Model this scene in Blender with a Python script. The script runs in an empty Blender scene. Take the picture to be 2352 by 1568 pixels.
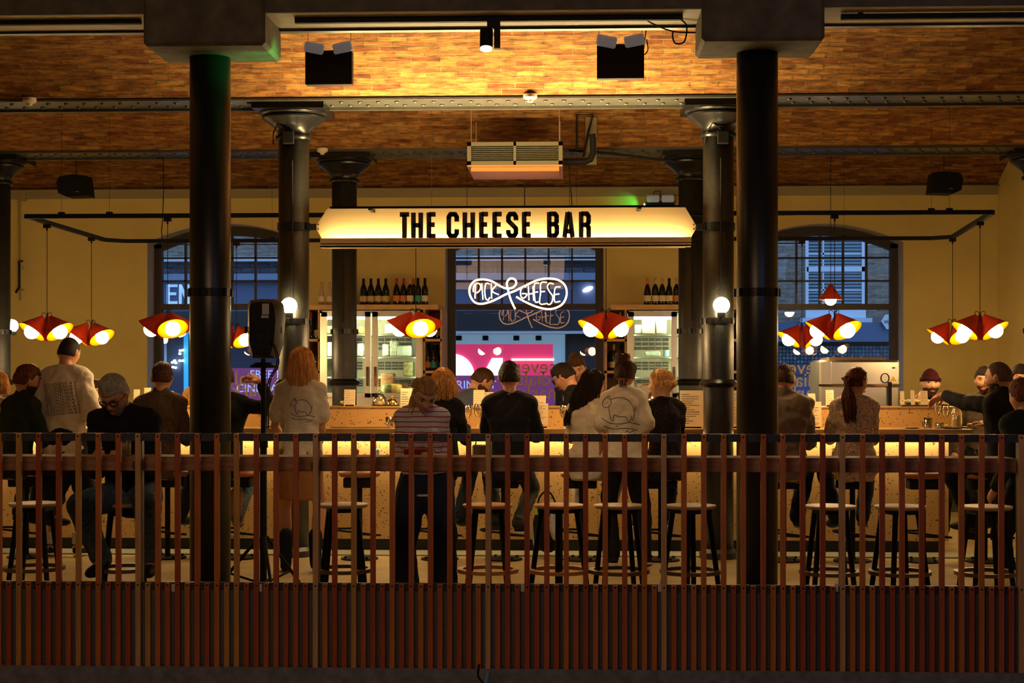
import bpy, bmesh, math, random
from mathutils import Vector, Matrix, noise, Euler
from mathutils.bvhtree import BVHTree
S = bpy.context.scene
COL = S.collection
PI = math.pi
rnd = random.Random(7)
# ---------------------------------------------------------------- camera, world, exposure, big lights
F, CZ, HY, TH = 3600.0, 1.46, 865.0, 0.0411
cd = bpy.data.cameras.new('camera'); cam = bpy.data.objects.new('camera', cd); COL.objects.link(cam)
cd.sensor_width = 36.0; cd.lens = F / 2352 * 36.0; cd.clip_start = .05; cd.clip_end = 200
cd.shift_y = (HY - 784) / 2352
cam.location = (0, 0, CZ); cam.rotation_euler = (PI / 2, 0, TH)
S.camera = cam
S.view_settings.view_transform = 'Standard'; S.view_settings.look = 'None'
S.view_settings.exposure = 0.9; S.view_settings.gamma = 1.0; S.view_settings.use_curve_mapping = False
w = bpy.data.worlds.new('dusk_sky'); S.world = w; w.use_nodes = True
w.node_tree.nodes['Background'].inputs[0].default_value = (.30, .52, .90, 1)
w.node_tree.nodes['Background'].inputs[1].default_value = 0.80
try:
    S.cycles.max_bounces = 7; S.cycles.diffuse_bounces = 4; S.cycles.glossy_bounces = 3; S.cycles.transmission_bounces = 5
    S.cycles.transparent_max_bounces = 10; S.cycles.caustics_reflective = False; S.cycles.caustics_refractive = False
    S.cycles.sample_clamp_indirect = 4.0; S.cycles.use_light_tree = True
except Exception: pass

def light(name, kind, loc, energy, color, size=.1, target=None, **kw):
    l = bpy.data.lights.new(name, kind); l.energy = energy; l.color = color
    if kind == 'AREA':
        l.size = size
        if 'size_y' in kw: l.shape = 'RECTANGLE'; l.size_y = kw['size_y']
    else: l.shadow_soft_size = size
    if kind == 'SPOT': l.spot_size = kw.get('cone', 1.0); l.spot_blend = .8
    o = bpy.data.objects.new(name, l); COL.objects.link(o); o.location = loc
    if target is not None:
        o.rotation_euler = (Vector(target) - Vector(loc)).to_track_quat('-Z', 'Y').to_euler()
    return o
# market hall lights, hung from the hall roof on the camera's side
light('hall_roof_light', 'AREA', (-1.5, 2.0, 4.4), 62, (1, .60, .30), 2.5, (-1.0, 8.5, 0.3))
light('hall_skylight', 'AREA', (3.6, 3.0, 4.4), 15, (.30, .45, 1), 2.0, (3.5, 9, .8))

# ---------------------------------------------------------------- pixel helpers (a pixel of the 2352 x 1568 frame -> a point on the plane Y)
def wx(px, Y):
    t = (px - 1176) / F
    return Y * (t * math.cos(TH) - math.sin(TH)) / (math.cos(TH) + t * math.sin(TH))
def dep(px, Y): return -wx(px, Y) * math.sin(TH) + Y * math.cos(TH)
def P(px, py, Y): return Vector((wx(px, Y), Y, CZ + (HY - py) * dep(px, Y) / F))
def PZ(py, Y, px=1176): return CZ + (HY - py) * dep(px, Y) / F

# ---------------------------------------------------------------- materials
MATS = {}
def lin(c): return tuple((x / 12.92 if x <= .04045 else ((x + .055) / 1.055) ** 2.4) for x in c)
def mat(name, col, rough=.5, metal=0., emit=None, es=0., noise=None, bump=None, stretch=None, spec=.5, alpha=None, coat=0.):
    if name in MATS: return MATS[name]
    m = bpy.data.materials.new(name); m.use_nodes = True; MATS[name] = m
    nt = m.node_tree; b = nt.nodes['Principled BSDF']
    b.inputs['Base Color'].default_value = (*col, 1); b.inputs['Roughness'].default_value = rough
    b.inputs['Metallic'].default_value = metal; b.inputs['Specular IOR Level'].default_value = spec
    if coat: b.inputs['Coat Weight'].default_value = coat
    if emit is not None:
        b.inputs['Emission Color'].default_value = (*emit, 1); b.inputs['Emission Strength'].default_value = es
    if noise or bump:
        tc = nt.nodes.new('ShaderNodeTexCoord'); mp = nt.nodes.new('ShaderNodeMapping')
        nt.links.new(tc.outputs['Object'], mp.inputs[0])
        if stretch: mp.inputs['Scale'].default_value = stretch
    if noise:
        n = nt.nodes.new('ShaderNodeTexNoise'); n.inputs['Scale'].default_value = noise[0]; n.inputs['Detail'].default_value = 4
        nt.links.new(mp.outputs[0], n.inputs['Vector'])
        r = nt.nodes.new('ShaderNodeValToRGB'); a = noise[1]
        r.color_ramp.elements[0].position = .3; r.color_ramp.elements[1].position = .7
        r.color_ramp.elements[0].color = (*[max(0, c * (1 - a)) for c in col], 1)
        c2 = noise[2] if len(noise) > 2 else [min(1, c * (1 + a)) for c in col]
        r.color_ramp.elements[1].color = (*c2, 1)
        nt.links.new(n.outputs['Fac'], r.inputs[0]); nt.links.new(r.outputs[0], b.inputs['Base Color'])
    if bump:
        n = nt.nodes.new('ShaderNodeTexNoise'); n.inputs['Scale'].default_value = bump[0]; n.inputs['Detail'].default_value = 3
        nt.links.new(mp.outputs[0], n.inputs['Vector'])
        bp = nt.nodes.new('ShaderNodeBump'); bp.inputs['Strength'].default_value = bump[1]; bp.inputs['Distance'].default_value = bump[2] if len(bump) > 2 else .01
        nt.links.new(n.outputs['Fac'], bp.inputs['Height']); nt.links.new(bp.outputs[0], b.inputs['Normal'])
    return m
def brickmat(name, c1, c2, mortar, bw, bh, ms=.012, uv=True, rough=.9, bump=.6, varied=.5):
    m = bpy.data.materials.new(name); m.use_nodes = True; MATS[name] = m
    nt = m.node_tree; b = nt.nodes['Principled BSDF']; b.inputs['Roughness'].default_value = rough
    b.inputs['Specular IOR Level'].default_value = .2
    tc = nt.nodes.new('ShaderNodeTexCoord'); src = tc.outputs['UV']
    # wobble so that courses are not ruler straight
    n0 = nt.nodes.new('ShaderNodeTexNoise'); n0.inputs['Scale'].default_value = 3.0
    nt.links.new(src, n0.inputs['Vector'])
    mx = nt.nodes.new('ShaderNodeVectorMath'); mx.operation = 'MULTIPLY_ADD'
    mx.inputs[1].default_value = (.05, .05, 0)
    nt.links.new(n0.outputs['Color'], mx.inputs[0]); nt.links.new(src, mx.inputs[2])
    br = nt.nodes.new('ShaderNodeTexBrick'); nt.links.new(mx.outputs[0], br.inputs['Vector'])
    br.inputs['Color1'].default_value = (*c1, 1); br.inputs['Color2'].default_value = (*c2, 1); br.inputs['Mortar'].default_value = (*mortar, 1)
    br.inputs['Scale'].default_value = 1; br.inputs['Brick Width'].default_value = bw; br.inputs['Row Height'].default_value = bh
    br.inputs['Mortar Size'].default_value = ms; br.inputs['Mortar Smooth'].default_value = .3; br.inputs['Bias'].default_value = 0
    n1 = nt.nodes.new('ShaderNodeTexNoise'); n1.inputs['Scale'].default_value = 1.0; n1.inputs['Detail'].default_value = 6; n1.inputs['Roughness'].default_value = .7
    mp = nt.nodes.new('ShaderNodeMapping'); mp.inputs['Scale'].default_value = (7, 26, 1)
    nt.links.new(src, mp.inputs[0]); nt.links.new(mp.outputs[0], n1.inputs['Vector'])
    rp = nt.nodes.new('ShaderNodeValToRGB'); rp.color_ramp.elements[0].position = .32; rp.color_ramp.elements[1].position = .68
    rp.color_ramp.elements[0].color = (1 - varied,) * 3 + (1,); rp.color_ramp.elements[1].color = (1 + varied * .5,) * 3 + (1,)
    nt.links.new(n1.outputs['Fac'], rp.inputs[0])
    mm = nt.nodes.new('ShaderNodeMix'); mm.data_type = 'RGBA'; mm.blend_type = 'MULTIPLY'; mm.inputs[0].default_value = 1
    nt.links.new(br.outputs['Color'], mm.inputs[6]); nt.links.new(rp.outputs[0], mm.inputs[7]); nt.links.new(mm.outputs[2], b.inputs['Base Color'])
    ad = nt.nodes.new('ShaderNodeMath'); ad.operation = 'MULTIPLY_ADD'; ad.inputs[1].default_value = -1.0
    nt.links.new(br.outputs['Fac'], ad.inputs[0]); nt.links.new(n1.outputs['Fac'], ad.inputs[2])
    bp = nt.nodes.new('ShaderNodeBump'); bp.inputs['Strength'].default_value = bump; bp.inputs['Distance'].default_value = .015
    nt.links.new(ad.outputs[0], bp.inputs['Height']); nt.links.new(bp.outputs[0], b.inputs['Normal'])
    return m
def glassmat(name, refl=.12, tint=(1, 1, 1), rough=0.0):
    m = bpy.data.materials.new(name); m.use_nodes = True; MATS[name] = m
    nt = m.node_tree; nt.nodes.clear()
    o = nt.nodes.new('ShaderNodeOutputMaterial'); t = nt.nodes.new('ShaderNodeBsdfTransparent'); g = nt.nodes.new('ShaderNodeBsdfGlossy')
    t.inputs[0].default_value = (*tint, 1); g.inputs['Roughness'].default_value = rough; g.inputs[0].default_value = (1, 1, 1, 1)
    f = nt.nodes.new('ShaderNodeLayerWeight'); f.inputs[0].default_value = .25
    a = nt.nodes.new('ShaderNodeMath'); a.operation = 'MULTIPLY_ADD'; a.inputs[1].default_value = .8; a.inputs[2].default_value = refl; a.use_clamp = True
    nt.links.new(f.outputs['Fresnel'], a.inputs[0])
    mx = nt.nodes.new('ShaderNodeMixShader'); nt.links.new(a.outputs[0], mx.inputs[0]); nt.links.new(t.outputs[0], mx.inputs[1]); nt.links.new(g.outputs[0], mx.inputs[2])
    nt.links.new(mx.outputs[0], o.inputs[0]); return m
def terrazzo(name, base):
    m = mat(name, base, .35, bump=None); nt = m.node_tree; b = nt.nodes['Principled BSDF']
    tc = nt.nodes.new('ShaderNodeTexCoord'); v = nt.nodes.new('ShaderNodeTexVoronoi'); v.inputs['Scale'].default_value = 42
    nt.links.new(tc.outputs['Object'], v.inputs['Vector'])
    r = nt.nodes.new('ShaderNodeValToRGB'); r.color_ramp.interpolation = 'CONSTANT'
    e = r.color_ramp.elements; e[0].position = 0; e[0].color = (*[c * .22 for c in base], 1); e[1].position = .21; e[1].color = (*base, 1)
    n = nt.nodes.new('ShaderNodeTexNoise'); n.inputs['Scale'].default_value = 23
    nt.links.new(tc.outputs['Object'], n.inputs['Vector'])
    ad = nt.nodes.new('ShaderNodeMath'); ad.operation = 'MULTIPLY_ADD'; ad.inputs[1].default_value = .9; ad.inputs[2].default_value = -.42
    s2 = nt.nodes.new('ShaderNodeMath'); s2.operation = 'ADD'
    nt.links.new(n.outputs['Fac'], ad.inputs[0]); nt.links.new(ad.outputs[0], s2.inputs[0]); nt.links.new(v.outputs['Distance'], s2.inputs[1])
    nt.links.new(s2.outputs[0], r.inputs[0]); nt.links.new(r.outputs[0], b.inputs['Base Color']); return m

M = {}
M['vault'] = brickmat('vault_brick', (.44, .21, .05), (.19, .058, .015), (.27, .155, .06), .225, .066, .008, bump=1.0, varied=.78)
M['facade'] = brickmat('street_brick', (.30, .25, .2), (.2, .17, .14), (.28, .26, .23), .23, .075, .01, bump=.3)
M['greybrick'] = brickmat('grey_street_brick', (.15, .15, .19), (.10, .10, .13), (.07, .07, .07), .3, .1, .012, bump=.3)
M['plaster'] = mat('cream_wall_paint', (.68, .54, .19), .85, noise=(3, .05), bump=(40, .08), spec=.2)
M['reveal'] = mat('grey_reveal_paint', (.42, .38, .36), .8)
M['iron'] = mat('black_column_paint', (.022, .023, .018), .33, noise=(30, .3), bump=(160, .5, .004), spec=.6)
M['clad'] = mat('dark_smooth_cladding', (.008, .009, .010), .36, bump=(60, .15, .002), spec=.6)
M['beamclad'] = mat('stained_concrete_cladding', (.10, .082, .06), .75, noise=(9, .35), bump=(30, .3))
M['beam'] = mat('grey_painted_beam', (.05, .048, .04), .35, noise=(12, .2), bump=(50, .2, .004), spec=.6)
M['black'] = mat('matt_black', (.010, .010, .010), .6, spec=.15)
M['blackgloss'] = mat('black_gloss', (.008, .008, .008), .25, spec=.3, bump=(120, .3, .003))
M['steel'] = mat('brushed_steel', (.62, .58, .5), .3, 1., bump=(50, .05), stretch=(1, 1, 12))
M['chrome'] = mat('polished_chrome', (.8, .78, .72), .08, 1.)
M['brass'] = mat('brass', (.7, .5, .2), .2, 1.)
M['winwood'] = mat('dark_window_wood', (.030, .020, .016), .45, noise=(20, .3), stretch=(1, 1, .2))
M['oak'] = mat('oak_board', (.58, .34, .12), .5, noise=(14, .2), stretch=(.4, 4, 4))
M['terr'] = terrazzo('terrazzo', (.56, .34, .12))
M['counter'] = mat('oak_counter', (.42, .26, .10), .4, noise=(12, .25), stretch=(.3, 3, 3))
M['floor'] = mat('concrete_floor', (.36, .27, .10), .55, noise=(4, .15), bump=(30, .1))
M['skirt'] = mat('dark_skirting', (.010, .009, .008), .6)
M['lampred'] = mat('red_enamel', (.72, .055, .014), .45)
M['lampin'] = mat('yellow_enamel', (.16, .062, .0005), .8, spec=0.)
M['globe'] = mat('warm_glowing_glass', (1, .9, .7), .4, emit=(1, .66, .29), es=56)
M['colglobe'] = mat('column_glowing_glass', (1, .9, .7), .4, emit=(1, .74, .38), es=42)
M['signface'] = mat('cream_sign_face', (.62, .50, .26), .6, spec=.2)
M['letter'] = mat('dark_sign_letter', (.018, .013, .009), .6)
M['strip'] = mat('warm_led_strip', (1, .8, .5), .5, emit=(1, .72, .36), es=42)
M['neon'] = mat('neon_tube', (1, .7, .5), .4, emit=(1, .44, .16), es=7)
M['paper'] = mat('menu_card', (.80, .66, .42), .8, spec=.1)
M['ink'] = mat('menu_ink', (.12, .08, .05), .8)
M['glass'] = glassmat('clear_glass', .06)
M['pane'] = glassmat('window_pane', .012)
M['acrylic'] = glassmat('acrylic_sheet', .02)
M['railmetal'] = mat('blue_grey_railing_metal', (.035, .037, .052), .38, noise=(60, .3), bump=(200, .2, .002))
M['mesh'] = mat('dark_infill_sheet', (.075, .075, .10), .6, noise=(150, .4))
M['ledge'] = mat('brown_ledge_wood', (.26, .12, .062), .6, noise=(10, .35), stretch=(.35, 4, 5), bump=(60, .1))
M['tape'] = mat('pale_tape', (.5, .55, .65), .6)
SL = [mat('slat_red_brown', (.30, .055, .014), .55, noise=(14, .25), stretch=(4, 4, .3)), mat('slat_orange_brown', (.42, .12, .025), .55, noise=(14, .25), stretch=(4, 4, .3)),
      mat('slat_rust', (.36, .08, .020), .55, noise=(14, .25), stretch=(4, 4, .3)), mat('slat_tan', (.42, .20, .05), .55, noise=(14, .25), stretch=(4, 4, .3)),
      mat('slat_pale_beige', (.46, .25, .11), .55, noise=(14, .25), stretch=(4, 4, .3))]

# ---------------------------------------------------------------- mesh builder
class MB:
    def __init__(s): s.v = []; s.f = []; s.uv = None
    def add(s, vs, fs):
        n = len(s.v); s.v += [tuple(v) for v in vs]; s.f += [tuple(i + n for i in f) for f in fs]; return s
    def box(s, c, d, rot=None, bev=0):
        x, y, z = d[0] / 2, d[1] / 2, d[2] / 2
        if bev:
            b = min(bev, x * .9, y * .9, z * .9); vs = []
            for sx in (-1, 1):
                for sy in (-1, 1):
                    for sz in (-1, 1):
                        vs += [(sx * x, sy * (y - b), sz * (z - b)), (sx * (x - b), sy * y, sz * (z - b)), (sx * (x - b), sy * (y - b), sz * z)]
            bm = bmesh.new(); [bm.verts.new(v) for v in vs]; bmesh.ops.convex_hull(bm, input=bm.verts)
            bm.verts.index_update(); vs = [v.co.copy() for v in bm.verts]; fs = [[v.index for v in f.verts] for f in bm.faces]; bm.free()
        else:
            vs = [Vector((i, j, k)) for i in (-x, x) for j in (-y, y) for k in (-z, z)]
            fs = [(0, 1, 3, 2), (4, 6, 7, 5), (0, 4, 5, 1), (2, 3, 7, 6), (0, 2, 6, 4), (1, 5, 7, 3)]
        if rot is not None:
            R = rot if isinstance(rot, Matrix) else Euler(rot).to_matrix()
            vs = [R @ Vector(v) for v in vs]
        return s.add([Vector(v) + Vector(c) for v in vs], fs)
    def bb(s, a, b, bev=0):
        return s.box([(a[i] + b[i]) / 2 for i in range(3)], [abs(b[i] - a[i]) for i in range(3)], bev=bev)
    def ring(s, rings, closed=True, caps=True):
        n = len(rings[0]); base = len(s.v)
        for r in rings: s.v += [tuple(p) for p in r]
        for i in range(len(rings) - 1):
            for j in range(n if closed else n - 1):
                k = (j + 1) % n
                s.f.append((base + i * n + j, base + i * n + k, base + (i + 1) * n + k, base + (i + 1) * n + j))
        if caps and closed:
            s.f.append(tuple(base + j for j in reversed(range(n)))); s.f.append(tuple(base + (len(rings) - 1) * n + j for j in range(n)))
        return s
    def tube(s, pts, r, n=8, caps=True):
        pts = [Vector(p) for p in pts]; rs = r if isinstance(r, (list, tuple)) else [r] * len(pts); rings = []; up = None
        for i, p in enumerate(pts):
            d = (pts[min(i + 1, len(pts) - 1)] - pts[max(i - 1, 0)])
            if d.length < 1e-9: d = Vector((0, 0, 1))
            d.normalize()
            if up is None: up = Vector((0, 0, 1)) if abs(d.z) < .9 else Vector((1, 0, 0))
            a = d.cross(up).normalized(); up = a.cross(d).normalized()
            rings.append([p + (a * math.cos(2 * PI * k / n) + up * math.sin(2 * PI * k / n)) * rs[i] for k in range(n)])
        return s.ring(rings, caps=caps)
    def cap(s, p0, p1, r0, r1, n=14):
        p0 = Vector(p0); p1 = Vector(p1); d = (p1 - p0); L = d.length; d = d.normalized() if L > 1e-6 else Vector((0, 0, 1))
        pts = []; rs = []
        for a in (-80, -55, -28, 0): pts.append(p0 + d * r0 * math.sin(math.radians(a))); rs.append(r0 * math.cos(math.radians(a)))
        for a in (0, 28, 55, 80): pts.append(p1 + d * r1 * math.sin(math.radians(a))); rs.append(r1 * math.cos(math.radians(a)))
        return s.tube(pts, rs, n)
    def chain(s, pts, rs, n=14):
        for i in range(len(pts) - 1): s.cap(pts[i], pts[i + 1], rs[i], rs[i + 1], n)
        return s
    def lathe(s, prof, c=(0, 0, 0), n=28, caps=True, ax=None):
        rings = []
        for r, z in prof: rings.append([Vector((r * math.cos(2 * PI * k / n), r * math.sin(2 * PI * k / n), z)) for k in range(n)])
        if ax is not None:
            q = Vector(ax).to_track_quat('Z', 'Y'); rings = [[q @ p for p in rr] for rr in rings]
        rings = [[p + Vector(c) for p in rr] for rr in rings]
        return s.ring(rings, caps=caps)
    def ell(s, c, r, rot=None, nu=20, nv=12):
        rings = []
        for i in range(nv + 1):
            a = -PI / 2 + PI * i / nv; a = max(-PI / 2 + .02, min(PI / 2 - .02, a))
            rings.append([Vector((r[0] * math.cos(a) * math.cos(2 * PI * k / nu), r[1] * math.cos(a) * math.sin(2 * PI * k / nu), r[2] * math.sin(a))) for k in range(nu)])
        if rot is not None:
            R = rot if isinstance(rot, Matrix) else Euler(rot).to_matrix(); rings = [[R @ p for p in rr] for rr in rings]
        rings = [[p + Vector(c) for p in rr] for rr in rings]
        return s.ring(rings)
    def prism(s, poly, y0, y1):      # polygon in x,z extruded along y
        n = len(poly); vs = [(p[0], y0, p[1]) for p in poly] + [(p[0], y1, p[1]) for p in poly]
        fs = [tuple(range(n)), tuple(reversed(range(n, 2 * n)))] + [(i, i + n, (i + 1) % n + n, (i + 1) % n) for i in range(n)]
        return s.add(vs, fs)
    def disc(s, c, r, n=20, ax=(0, 0, 1)):
        q = Vector(ax).to_track_quat('Z', 'Y'); return s.add([Vector(c) + q @ Vector((r * math.cos(2 * PI * k / n), r * math.sin(2 * PI * k / n), 0)) for k in range(n)], [tuple(range(n))])
    def mesh(s, name, smooth=False, o=(0, 0, 0)):
        me = bpy.data.meshes.new(name); o = Vector(o)
        me.from_pydata([Vector(v) - o for v in s.v], [], s.f); me.update()
        bm = bmesh.new(); bm.from_mesh(me); bmesh.ops.recalc_face_normals(bm, faces=bm.faces); bm.to_mesh(me); bm.free()
        if smooth:
            me.polygons.foreach_set('use_smooth', [True] * len(me.polygons))
            if smooth != 'all': me.set_sharp_from_angle(angle=math.radians(38))
        return me
def setmat(me, m):
    me.materials.clear(); me.materials.append(m if not isinstance(m, str) else (M.get(m) or MATS[m]))
def obj(mb, name, m, parent=None, smooth=False, loc=None, world=False):
    """links a mesh object. world: vertices are world coordinates, the parent's location is subtracted."""
    o0 = Vector((0, 0, 0))
    if world: o0 = parent_world(parent) if parent is not None else (Vector(loc) if loc is not None else Vector((0, 0, 0)))
    me = mb.mesh(name, smooth, o0) if isinstance(mb, MB) else mb
    setmat(me, m)
    o = bpy.data.objects.new(name, me); COL.objects.link(o)
    if parent is not None: o.parent = parent
    elif loc is not None: o.location = loc
    return o
def parent_world(p):
    v = Vector((0, 0, 0))
    while p is not None: v += p.location; p = p.parent
    return v
def thing(name, label, cat, loc=(0, 0, 0), rz=0, group=None):
    o = bpy.data.objects.new(name, None); COL.objects.link(o); o.empty_display_size = .1
    o.location = loc; o.rotation_euler = (0, 0, rz); o['label'] = label; o['category'] = cat
    if group: o['group'] = group
    return o
def tag(o, label, cat, group=None):
    o['label'] = label; o['category'] = cat
    if group: o['group'] = group
    return o
def struct(o): o['kind'] = 'structure'; return o
KIDS = {}
def dup(root, loc, rz=None, label=None, group=None, over=None):
    def cp(o, par):
        c = o.copy(); COL.objects.link(c); c.parent = par
        for ch in list(o.children): cp(ch, c)
        return c
    r = cp(root, None); r.location = loc
    if rz is not None: r.rotation_euler = (0, 0, rz)
    if label: r['label'] = label
    if group: r['group'] = group
    return r
def uvbox(me, kx, ky):
    """UV = (axis kx, axis ky) in metres of object space"""
    l = me.uv_layers.new(name='UVMap')
    for lp in me.loops:
        co = me.vertices[lp.vertex_index].co; l.data[lp.index].uv = (co[kx], co[ky])
def textmesh(txt, size, ext=.0, flipx=False, align='LEFT', spacing=1.0):
    cu = bpy.data.curves.new('t', 'FONT'); cu.body = txt; cu.size = size; cu.extrude = ext; cu.align_x = align; cu.space_character = spacing; cu.resolution_u = 3
    o = bpy.data.objects.new('t', cu); COL.objects.link(o); dg = bpy.context.evaluated_depsgraph_get()
    me = bpy.data.meshes.new_from_object(o.evaluated_get(dg)); bpy.data.objects.remove(o)
    b = MB(); b.v = [((-v.co.x if flipx else v.co.x), -v.co.z, v.co.y) for v in me.vertices]; b.f = [tuple(p.vertices) for p in me.polygons]
    return b
def moved(mb, d, sx=1, sz=1):
    mb.v = [(v[0] * sx + d[0], v[1] + d[1], v[2] * sz + d[2]) for v in mb.v]; return mb
def smoothpath(pts, k=6):
    pts = [Vector(p) for p in pts]; out = []
    for i in range(len(pts) - 1):
        a = pts[max(i - 1, 0)]; b = pts[i]; c = pts[i + 1]; d = pts[min(i + 2, len(pts) - 1)]
        for j in range(k):
            t = j / k; out.append(.5 * ((2 * b) + (c - a) * t + (2 * a - 5 * b + 4 * c - d) * t * t + (3 * b - a - 3 * c + d) * t ** 3))
    out.append(pts[-1]); return out
# ================================================================ STRUCTURE
YN, YM, YB, YW = 9.72, 12.69, 15.50, 18.32
XL = -7.4; XR = wx(2291, YW); B = CZ + 2.193
def plane_box(name, a, b, m, kx=None, ky=None):
    mb = MB().bb(a, b); o = obj(mb, name, m)
    if kx is not None: uvbox(o.data, kx, ky)
    return struct(o)
plane_box('floor', (XL, 8.03, -.30), (XR, YW + .4, 0), 'floor')
plane_box('wall_left', (XL - .3, -7, -4.3), (XL, YW + .6, 6), 'plaster')
plane_box('wall_right', (XR, -7, -4.3), (XR + .3, YW + .6, 6), 'plaster')
plane_box('floor', (XL, -7, -4.3), (XR, 8.03, -4.0), mat('hall_floor', (.12, .11, .1), .7))
plane_box('wall_front', (XL, -7.3, -4.3), (XR, -7, 6), mat('hall_wall', (.2, .17, .14), .9))
plane_box('wall_below', (XL, 8.35, -4.0), (XR, 8.6, -.30), mat('hall_under_wall', (.05, .05, .055), .9))
plane_box('ceiling', (XL, -7, 4.7), (XR, 9.36, 4.9), mat('hall_ceiling', (.2, .18, .15), .9))
plane_box('trim_1', (XL, 7.98, -.30), (XR, 8.03, -.03), mat('grey_slab_edge', (.14, .14, .17), .6, noise=(20, .3)))
# back wall with three arched openings
RV = 18.62; K = dep(1176, RV) / F
WIN = [(533, 0), (1206.5, 0), (1883, 0)]
def wpx(px): return wx(px, RV)
def warch(xc, hw, z_edge, z_mid):
    def f(x):
        t = (x - xc) / hw; return z_edge + (z_mid - z_edge) * (1 - t * t)
    return f
SILL = .95
wins = []
for i, (pc, _) in enumerate(WIN):
    xc = wpx(pc); hw = wpx(pc + 180) - xc
    wins.append((xc, hw, warch(xc, hw, PZ(561, RV, pc), PZ(519, RV, pc))))
mb = MB(); xs = [XL]; ZT = B + .3
for xc, hw, f in wins: xs += [xc - hw + 2 * hw * k / 20 for k in range(21)]
xs.append(XR)
for a, b in zip(xs[:-1], xs[1:]):
    m_ = (a + b) / 2; inside = None
    for W_ in wins:
        if abs(m_ - W_[0]) < W_[1]: inside = W_
    if inside is None: mb.bb((a, YW, 0), (b, YW + .42, ZT))
    else:
        mb.bb((a, YW, 0), (b, YW + .42, SILL)); f = inside[2]
        mb.prism([(a, f(a)), (b, f(b)), (b, ZT), (a, ZT)], YW, YW + .42)
struct(obj(mb, 'wall_back', 'plaster'))
for i, (xc, hw, f) in enumerate(wins):   # grey painted reveal lining
    rv = MB(); t = .006
    pts = [(xc - hw, SILL)] + [(xc - hw + 2 * hw * k / 20, f(xc - hw + 2 * hw * k / 20)) for k in range(21)] + [(xc + hw, SILL)]
    inn = [((x - xc) * (1 - t / hw) + xc, z - (t if 0 < k < 22 else 0)) for k, (x, z) in enumerate(pts)]
    for k in range(len(pts) - 1): rv.prism([pts[k], pts[k + 1], inn[k + 1], inn[k]], YW - .004, RV)
    struct(obj(rv, 'trim_%d' % (i + 2), 'reveal'))
# windows
def window(i):
    xc, hw, f = wins[i]; pc = WIN[i][0]; s = hw / 180   # metres per frame pixel
    fr = MB(); y0, y1 = RV - .02, RV + .07
    gw = hw * 161 / 180; gf = warch(xc, gw, PZ(575, RV, pc), PZ(541, RV, pc)); zt0 = PZ(711, RV, pc); zt1 = PZ(698, RV, pc)
    fr.bb((xc - hw, y0, SILL), (xc - gw, y1, f(xc - hw) - .0)); fr.bb((xc + gw, y0, SILL), (xc + hw, y1, f(xc + hw) - .0))
    for k in range(20):
        a = xc - gw + 2 * gw * k / 20; b = a + 2 * gw / 20; fr.prism([(a, gf(a)), (b, gf(b)), (b, f(b)), (a, f(a))], y0, y1)
    for sd in (-1, 1):
        a, b = xc + sd * gw, xc + sd * hw; fr.prism([(a, f(b) - .05), (b, f(b) - .05), (b, f(b)), (a, f(a))], y0, y1)
    fr.bb((xc - gw, y0 - .02, zt0), (xc + gw, y1, zt1)); fr.bb((xc - gw, y0, SILL), (xc + gw, y1, SILL + .07))
    o = struct(obj(fr, 'window_%d' % (i + 1), 'winwood'))
    gl = MB()
    for k in range(1, 6):
        x = xc - gw + 2 * gw * k / 6; gl.bb((x - .011, y0 + .01, zt1), (x + .011, y1 - .02, gf(x) + .01))
    for py in (592, 645): z = PZ(py, RV, pc); gl.bb((xc - gw, y0 + .01, z - .010), (xc + gw, y1 - .02, z + .010))
    obj(gl, 'glazing_bar', 'winwood', o)
    pn = MB()
    for k in range(20):
        a = xc - gw + 2 * gw * k / 20; b = a + 2 * gw / 20
        pn.add([(a, RV + .045, zt1), (b, RV + .045, zt1), (b, RV + .045, gf(b)), (a, RV + .045, gf(a))], [(0, 1, 2, 3)])
    obj(pn, 'pane', 'pane', o)
    pn = MB().add([(xc - gw, RV + .02, SILL + .07), (xc + gw, RV + .02, SILL + .07), (xc + gw, RV + .02, zt0), (xc - gw, RV + .02, zt0)], [(0, 1, 2, 3)])
    obj(pn, 'pane', 'pane', o)
    return o, xc
WO = [window(i) for i in range(3)]
# reversed lettering on the lower panes
M['wtext'] = mat('beige_window_lettering', (.85, .62, .45), .8, emit=(.5, .32, .25), es=.0)
for i, pcx, lines in ((0, 560, [('dials', 872), ('market', 898)]), (1, 1226, [('seven', 845), ('dials', 873), ('market', 904)]), (2, 1838, [('seven', 847), ('dials', 876), ('market', 905)])):
    for txt, py in lines:
        t = textmesh(txt, .235, .001, flipx=True, align='CENTER'); p = P(pcx, py, RV + .012)
        # the three words are set flush with the first in mirror writing
        obj(moved(t, (p.x, p.y, p.z - .06)), 'window_lettering', 'wtext', WO[i][0])
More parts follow.
